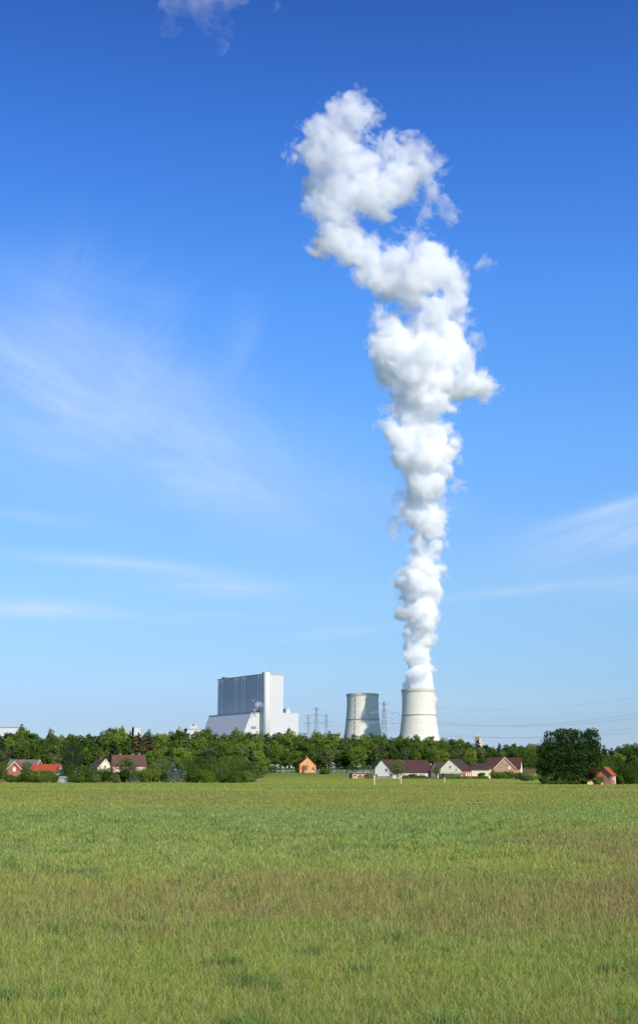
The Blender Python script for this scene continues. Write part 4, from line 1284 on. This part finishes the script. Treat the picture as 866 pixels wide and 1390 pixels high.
for px, w in ((296.2, 2.5), (300.5, 1.6), (318.3, 1.5), (321.6, 1.3), (328, 1.3), (331.4, 2.0), (350.2, 1.6), (354.4, 2.0)):
    y = side_y(px)
    MB().box(-1.3, -.36, y - w * .65, y + w * .65, 60, Hm - 2).build('service_pipe', M['clad_tube'], rt)
MB().lathe([(6.6, -2), (6.6, Hm + 2.5), (6.0, Hm + 3)], 40, Matrix.Translation((4.0, -2.5, 0)), cap=True).build('stair_tower', M['tower_tube'], rt, True)
MB().box(11.8, 13.0, -.5, 0.1, 0, Hm - 1.5).build('downpipe', M['clad_mid'], rt)
MB().box(45.01, 83, 2, 70, -2, bz(968.5, 2785)).box(44.9, 83.2, 1.8, 70.2, bz(968.5, 2785) + .01, bz(968.5, 2785) + 1).build('side_hall', M['clad_light'], rt)
MB().box(52, 56.5, 6, 16, bz(968.5, 2785) + 1.01, bz(962.2, 2790)).build('roof_plant_dark', M['plant_grey'], rt)
MB().box(56.51, 65, 6, 16, bz(968.5, 2785) + 1.01, bz(961.8, 2790)).build('roof_plant_pale', M['clad_light'], rt)
# turbine hall with a leaning long wall
ht = bz(968.0)
k0 = 23 + (40.7 - 23) * ht / (ht - bz(996))
mt = Matrix.Rotation(math.pi / 2, 4, 'Z')
prof = [(-0.4, -2), (k0, -2), (23, ht), (-0.4, ht)]
# along local y: rotate so that profile y -> -x
hall = MB().prism(prof, 14, LB - 5, mt).build('turbine_hall', M['clad_light'], rt)
MB().prism([(-.39, ht + .01), (23.6, ht + .01), (23.6, ht + 1.4), (-.39, ht + 1.4)], 13.4, LB - 4.4, mt).build('roof_edge', M['clad_mid'], hall)
wz = bz(989.3)
wnd = MB().box(-23, -11, 13.4, 13.99, wz, bz(985.8)).build('window', M['plant_grey'], hall)
for i in range(5):
    MB().box(-22.8 + i * 2.9, -22.3 + i * 2.9, 13.25, 13.39, wz + .3, bz(985.8) - .3).build('mullion', M['clad_mid'], wnd)
for i, (y, h_) in enumerate(((16, 6), (24, 7.5), (34, 6.5))):
    MB().lathe([(1.7, 0), (1.7, h_), (2.1, h_), (2.1, h_ + .8)], 16, Matrix.Translation((-6, y, ht + 1.41)), cap=True).build('vent', M['plant_grey'], hall, True)
for (x_, y_, w, l, h_, m_) in ((8, 8, 10, 16, 4.0, 'plant_grey'), (20, 20, 8, 8, 2.6, 'steel'), (4, LB - 24, 10, 14, 3.6, 'plant_grey'), (26, LB - 14, 8, 8, 3.0, 'plant_grey'), (30, 60, 6, 6, 2.5, 'steel')):
    MB().box(x_, x_ + w, y_, y_ + l, Hm + .61, Hm + .61 + h_).build('roof_plant', M[m_], rt)
MB().tube([(14, 3, Hm), (14, 3, Hm + 15)], [.5, .25], 8).build('antenna_mast', M['steel'], rt)
MB().box(45.01, 46.4, 40, 44, Hm - 25, Hm - 22).box(45.01, 47.2, 4, 6, Hm - 27, Hm - 24).build('balcony', M['plant_grey'], rt)

# pale plant buildings peeping over the wood
def bx(px0, px1, top, Y, depth, mat, root, name, bottom=None, Y0=None):
    x0, x1 = wx(px0, Y, 1000), wx(px1, Y, 1000)
    return MB().box(x0 - root.location.x, x1 - root.location.x, 0, depth, -2 if bottom is None else bottom, pix(px0, top, Y).z - GZF).build(name, M[mat], root)
Y = 2500
rt = empty('plant_hall', (wx(10, Y), Y, GZF), 0, 'long low white plant hall over the trees at the far left', 'industrial building')
bx(-30, 27, 987.5, Y, 60, 'plant_white', rt, 'wall'); o = MB().box(wx(-30, Y, 990) - rt.location.x - 1, wx(27, Y, 990) - rt.location.x + 1, -1, 61, pix(0, 987.4, Y).z - GZF + .01, pix(0, 986.2, Y).z - GZF).build('roof', M['clad_mid'], rt)
Y = 2700
rt = empty('plant_block', (wx(184, Y), Y, GZF), 0, 'white block over the trees above the pink house', 'industrial building')
bx(178, 191, 988, Y, 40, 'plant_white', rt, 'wall'); bx(180, 183, 986.5, Y + 10, 8, 'plant_grey', rt, 'roof_plant', 40); bx(144.5, 178, 992.0, Y + 20, 30, 'clad_mid', rt, 'rear_hall'); bx(166, 169, 984.8, Y + 25, 6, 'plant_white', rt, 'stack')
rt = empty('conveyor_hall', (wx(236, Y), Y, GZF), 0, 'white hall with sloping roof and small rooftop box left of the boiler house', 'industrial building')
xa, xb, xc = [wx(p, Y, 992) - rt.location.x for p in (215, 247, 273)]
za, zb, zc = [pix(240, p, Y).z - GZF for p in (1000, 990.5, 991)]
MB().prism([(xa, -2), (xc, -2), (xc, zc), (xb, zb), (xa, za)], 0, 40, Matrix(((0, 1, 0, 0), (1, 0, 0, 0), (0, 0, 1, 0), (0, 0, 0, 1)))).build('wall', M['plant_white'], rt)
bx(247.5, 272.5, 989.2, Y - 1, 42, 'clad_mid', rt, 'roof_edge', zc + .05); bx(259, 268, 984.5, Y + 8, 14, 'plant_white', rt, 'roof_box', zc + 2.8)
bx(262, 264, 983, Y + 12, 5, 'plant_grey', rt, 'vent', zc + 8)
Y = 1500
rt = empty('silo_tower', (wx(649, Y), Y, GZF), 0, 'beige and brown works tower just showing over the wood right of the towers', 'industrial building')
bx(644.8, 650.2, 1000, Y, 7, 'plant_beige', rt, 'tower'); bx(645.5, 647, 996, Y + 1, 2, 'plant_beige', rt, 'stack', 30); bx(648, 649.6, 996.3, Y + 1, 2, 'plant_beige', rt, 'stack', 30)
xa, xb = wx(650.3, Y, 1000) - rt.location.x, wx(654.5, Y, 1000) - rt.location.x
MB().prism([(xa, 0), (xb, 0), (xb, pix(649, 1009, Y).z - GZF), (xa, pix(649, 999, Y).z - GZF)], .2, 6.8, Matrix(((0, 1, 0, 0), (1, 0, 0, 0), (0, 0, 1, 0), (0, 0, 0, 1)))).build('sloping_gallery', M['plant_beige'], rt)

# ------------------------------------------------------------------ pylons and wires
def pylon(px, Y, top, arms, label, thick=.16):
    x = wx(px, Y, 980); g = gz1(x, Y)
    H = pix(px, top, Y).z - g
    rt = empty('pylon', (x, Y, g), R(20), label, 'pylon', 'power line pylons')
    mb = MB()
    def hw(z): return 3.6 * H / 60 * (1 - z / H) ** 1.1 + .5
    zs = np.linspace(0, H, 13)
    for sx in (-1, 1):
        for sy in (-1, 1):
            mb.tube([(sx * hw(z), sy * hw(z), z) for z in zs], thick, 5)
    for a, b_ in zip(zs[:-1], zs[1:]):
        for q in range(4):
            c_ = [(-1, -1), (1, -1), (1, 1), (-1, 1)]
            p, r_ = c_[q], c_[(q + 1) % 4]
            mb.tube([(p[0] * hw(a), p[1] * hw(a), a), (r_[0] * hw(b_), r_[1] * hw(b_), b_)], thick * .55, 4)
            mb.tube([(r_[0] * hw(a), r_[1] * hw(a), a), (p[0] * hw(b_), p[1] * hw(b_), b_)], thick * .55, 4)
    mb.build('lattice_mast', M['steel'], rt)
    pts = []
    for py, hwpx in arms:
        z = pix(px, py, Y).z - g
        L_ = hwpx * Y / 1834
        am = MB()
        for s in (-1, 1):
            am.tube([(0, -.5, z), (s * L_, 0, z)], thick * .8, 4).tube([(0, .5, z), (s * L_, 0, z)], thick * .8, 4).tube([(0, 0, z + 2.4), (s * L_, 0, z)], thick * .7, 4)
            for u in (.25, .5, .75):
                am.tube([(s * L_ * u, -.5 * (1 - u), z), (s * L_ * u, 0, z + 2.4 * (1 - u))], thick * .4, 4)
        ar = am.build('crossarm', M['steel'], rt)
        if hwpx > 9:
            for s in (-1, 1):
                for u in (1.0, .52):
                    MB().tube([(s * L_ * u, 0, z), (s * L_ * u, 0, z - 2.2)], .10, 6).build('insulator', M['wire'], ar)
                    pts.append(Matrix.Translation((x, Y, g)) @ Matrix.Rotation(R(20), 4, 'Z') @ Vector((s * L_ * u, 0, z - 2.2)))
        else:
            pts.append(Matrix.Translation((x, Y, g)) @ Matrix.Rotation(R(20), 4, 'Z') @ Vector((0, 0, z + 2.4)))
    return pts
p1 = pylon(521.5, 1100, 952.5, [(956, 8), (968, 22), (982, 24)], 'lattice power pylon between the two cooling towers')
p2 = pylon(429.5, 1420, 960, [(963, 6), (971, 15), (982, 17)], 'lattice power pylon between the boiler house and the idle cooling tower')
pylon(418.5, 2300, 971, [(975, 5), (982, 7)], 'faint far pylon just right of the boiler house', .2)
pylon(443, 2250, 969, [(973, 5), (980, 7)], 'faint far pylon left of the idle cooling tower', .2)
def wire(a, b, sag, label, r_=.026):
    n = 40
    pts = []
    for i in range(n + 1):
        t = i / n
        p = a.lerp(b, t)
        p.z -= 4 * sag * t * (1 - t)
        pts.append(p - a)
    o = MB().tube(pts, r_, 5).build('power_cable', M['wire'])
    o.location = a
    return o
nxt = Vector((wx(1040, 760, 960), 760, 0))
for i, a in enumerate(p1):
    off = a - Vector((wx(521.5, 1100, 980), 1100, 0))
    b = nxt + off
    hi = a.z > 47
    lev = 'thin earth wire' if i == 0 else ('upper power cable' if i < 5 else 'lower power cable')
    o = wire(a, b, 13.5, '')
    tag(o, lev + ' sagging across the sky right of the steaming cooling tower', 'cable', lev + 's right of the cooling towers')
for i, (a, b) in enumerate(zip(p1, p2)):
    lev = 'thin earth wire' if i == 0 else ('upper power cable' if i < 5 else 'lower power cable')
    o = wire(a, b, 9, '')
    tag(o, lev + ' strung between the two pylons across the idle cooling tower', 'cable', lev + 's between the pylons')

# ------------------------------------------------------------------ steam and cloud
def steam_material(name, z0, z1, thr, dens, scale, detail=5, width=0.25, rough=.62):
    m, T, out = mat_new(name)
    pv = T.n('ShaderNodeVolumePrincipled')
    pv.inputs['Color'].default_value = (1, 1, 1, 1)
    tcn = T.n('ShaderNodeTexCoord')
    P = tcn.outputs['Object']
    nz = T.noise(P, scale, detail, rough)
    sp = T.n('ShaderNodeSeparateXYZ'); T.l(P, sp.inputs[0])
    th = T.mapr(sp.outputs[2], z0, z1, thr[0], thr[1])
    dn = T.mapr(sp.outputs[2], z0, z1, dens[0], dens[1])
    mr = T.n('ShaderNodeMapRange')
    T.l(nz, mr.inputs[0]); T.l(th, mr.inputs[1]); T.l(T.m('ADD', th, width), mr.inputs[2])
    mr.inputs[3].default_value = 0; T.l(dn, mr.inputs[4])
    T.l(mr.outputs[0], pv.inputs['Density'])
    T.l(pv.outputs[0], out.inputs['Volume'])
    return m
def puff_mesh(name, puffs, Y0, V, seed, zlo, zhi, mat, grow=1.5, amp0=.55, amp1=1.45, depth=.8, gs=1.0, maxy=1e9, grow1=None):
    rg = np.random.RandomState(seed)
    C, Rr = [], []
    for (px, py, r_) in puffs:
        Y = Y0 + (rg.uniform(-1, 1) * r_ * depth if py < maxy else 0)
        C.append(np.array(pix(px, py, Y))); Rr.append(r_ * Y0 / 1834 * 0.99)
    C = np.array(C); Rr = np.array(Rr)
    mg = 28 * gs
    lo = (C - Rr[:, None]).min(0) - mg; hi = (C + Rr[:, None]).max(0) + mg
    n = np.ceil((hi - lo) / V).astype(int)
    ax = [(lo[i] + V * np.arange(n[i])).astype(np.float32) for i in range(3)]
    S = np.full(n, 60.0 * gs, np.float32)
    kk = 5.0 * gs
    for c, r_ in zip(C, Rr):
        m_ = r_ + 30 * gs
        a = [max(0, int((c[i] - m_ - lo[i]) / V)) for i in range(3)]; b_ = [min(n[i], int((c[i] + m_ - lo[i]) / V) + 2) for i in range(3)]
        sl = tuple(slice(a[i], b_[i]) for i in range(3))
        X, Yy, Z = np.meshgrid(ax[0][sl[0]], ax[1][sl[1]], ax[2][sl[2]], indexing='ij')
        d = np.sqrt((X - c[0]) ** 2 + (Yy - c[1]) ** 2 + (Z - c[2]) ** 2) - r_
        s = S[sl]; h = np.clip(0.5 + 0.5 * (s - d) / kk, 0, 1)
        S[sl] = s * (1 - h) + d * h - kk * h * (1 - h)
    ix = np.nonzero(np.abs(S) < 26 * gs)
    x, y, z = ax[0][ix[0]], ax[1][ix[1]], ax[2][ix[2]]
    amp = np.clip((z - zlo) / (zhi - zlo), 0, 1)
    wxn = [(vnoise(x / (45 * gs), y / (45 * gs), z / (45 * gs), seed + 11 + i) - .5) * 26 * gs for i in range(3)]
    x = x + wxn[0]; y = y + wxn[1]; z = z + wxn[2]
    def bil(s, sd_):
        s = s * gs
        xs = (.8 * x + .6 * y) / s + sd_ * 7.3; ysn = (-.48 * x + .64 * y + .6 * z) / s; zs = (.36 * x - .48 * y + .8 * z) / s
        return np.abs(2 * vnoise(xs, ysn, zs, sd_) - 1)
    A_ = (amp0 + (amp1 - amp0) * amp) * gs
    N_ = A_ * ((bil(62, 1) - .33) * 15 + (bil(33, 2) - .33) * 15 + (bil(17, 3) - .33) * 12 + (bil(9, 4) - .33) * 7.5 + (bil(5.2, 5) - .33) * 4.5)
    S[ix] = S[ix] - N_ - (grow + ((grow if grow1 is None else grow1) - grow) * amp) * gs
    g = vdb.FloatGrid(60.0 * gs); g.copyFromArray(S); g.transform = vdb.createLinearTransform(voxelSize=V)
    pts, tris, quads = g.convertToPolygons(isovalue=0.0, adaptivity=0.0)
    loc = np.array([C[0][0], C[0][1], lo[2]])
    o = np_mesh(name, pts + lo - loc, quads.astype(np.int64), mat)
    o.location = loc
    return o
PUFFS = [(569,942,19),(569,934,19),(569,925,18),(568,915,17),(569,902,17),(570,890,18),(560,880,12),(571,870,21),(585,872,9),(572,850,20),(559,856,14),(574,832,25),(547,831,12),(558,838,12),(578,812,25),(560,808,18),(577,790,26),(560,785,20),(547,790,11),(545,780,9),(569,770,25),(588,775,16),(578,755,21),(588,740,18),(572,735,17),(598,722,12),(582,715,25),(565,705,20),(553,695,12),(592,698,19),(570,680,28),(594,672,15),(560,668,15),(578,655,30),(602,640,16),(556,645,16),(548,625,13),(577,625,34),(608,618,15),(550,600,23),(582,598,32),(533,588,14),(604,582,15),(526,582,8),(570,570,28),(612,600,10),(556,548,28),(588,545,24),(535,555,9),(612,556,8),(565,520,36),(532,500,27),(597,515,28),(625,520,24),(645,522,22),(662,526,16),(628,500,18),(540,475,33),(580,480,40),(612,478,28),(520,490,16),(515,465,15),(530,445,24),(526,430,15),(560,450,24),(600,450,32),(622,430,16),(545,425,12),(590,420,28),(562,408,17),(612,405,22),(555,395,29),(530,380,32),(575,375,36),(600,365,28),(510,375,22),(585,345,27),(612,385,17),(540,355,28),(500,355,24),(475,335,26),(450,325,26),(435,330,15),(470,310,25),(450,300,20),(505,330,17),(423,280,19),(445,285,25),(465,265,36),(500,262,38),(438,250,28),(530,252,30),(520,280,20),(552,242,26),(577,228,23),(592,228,11),(560,210,22),(522,207,24),(500,225,30),(540,225,26),(470,215,30),(430,205,30),(407,205,15),(400,215,9),(455,180,33),(430,180,23),(475,157,27),(495,160,17),(455,152,18),(502,150,10),(478,137,12),(465,195,25),(588,262,10),(600,275,7),(611,290,6),(578,285,6),(658,355,5),(645,470,7),(540,715,5),(535,708,4),(602,680,6),(618,660,4),(625,478,14),(558,320,8),(545,310,8)]
WISP = PUFFS[-18:]
small = [p for p in PUFFS if p[2] <= 7 and p[1] < 900]
solid = [(p[0], p[1], p[2] * (0.92 if 560 < p[1] < 800 else (0.97 if p[1] < 900 else 1.0))) for p in PUFFS if p not in small]
core = puff_mesh('dense_core', solid, 2750, 2.3, 5, 170, 620, steam_material('steam', 0, 1150, (0.20, 0.36), (0.16, 0.05), 0.022, 6, .3, .66), grow=0.5, grow1=-2.5, amp0=.95, amp1=1.4, maxy=925)
veil_ = puff_mesh('thin_edge', solid + [(p[0], p[1], p[2] * 1.5) for p in small], 2750, 2.8, 5, 170, 620, steam_material('thin_steam_edge', 0, 1150, (0.36, 0.40), (0.050, 0.030), 0.030, 7, .28, .72), grow=3.0, grow1=8.0, amp0=.9, amp1=1.7, maxy=925)
pl = empty('steam_plume', core.location.copy(), 0, 'tall billowing white steam plume rising and leaning left from the cooling tower', 'steam plume')
for o in (core, veil_):
    o.location = o.location - pl.location
    o.parent = pl
wp = puff_mesh('steam_wisp', [(346, 963, 3.2), (348, 957, 3.6), (351, 954, 3), (345, 951, 2.2), (347, 947, 1.4), (354, 957, 2)], 2735, .9, 8, 0, 60, steam_material('thin_steam', 0, 60, (.36, .42), (.16, .10), .12), gs=.2, grow=1.0)
tag(wp, 'little puff of white steam above the roof vents of the boiler house', 'steam puff')
CP = [(235, 8, 20), (250, -4, 24), (232, 28, 12), (236, 42, 10), (262, 2, 20), (278, -8, 26), (276, 18, 14), (288, 26, 13), (296, 36, 12), (304, 44, 11), (303, 58, 8), (300, 68, 5), (312, 30, 8), (225, -8, 18), (300, 10, 12), (310, -15, 26)]
c1_ = puff_mesh('cloud', CP, 5200, 9, 21, 2000, 4000, steam_material('cloud_vapour', 0, 600, (.41, .41), (.0055, .0055), .007, 8, .32, .75), gs=3.0, grow=2, amp1=1.2)
tag(c1_, 'thin ragged white cloud wisp at the top of the sky, left of the plume', 'cloud')
c2_ = puff_mesh('cloud', [(365, -8, 14), (377, -14, 18), (368, 4, 9), (352, -14, 12), (374, 6, 6), (392, 18, 5)], 5200, 9, 22, 2000, 4000, steam_material('cloud_vapour_small', 0, 400, (.50, .46), (.010, .010), .009, 6, .3, .7), gs=2.4, grow=2, amp1=1.2)
tag(c2_, 'small faint cloud scrap at the top edge of the sky', 'cloud')

# prototypes that were never placed are removed
for grp in (P_mid, P_dark, P_yel, P_gry, P_pin, P_brn):
    for p in grp:
        if not p.used:
            for k in p.kids: bpy.data.objects.remove(k)
            bpy.data.objects.remove(p.root)
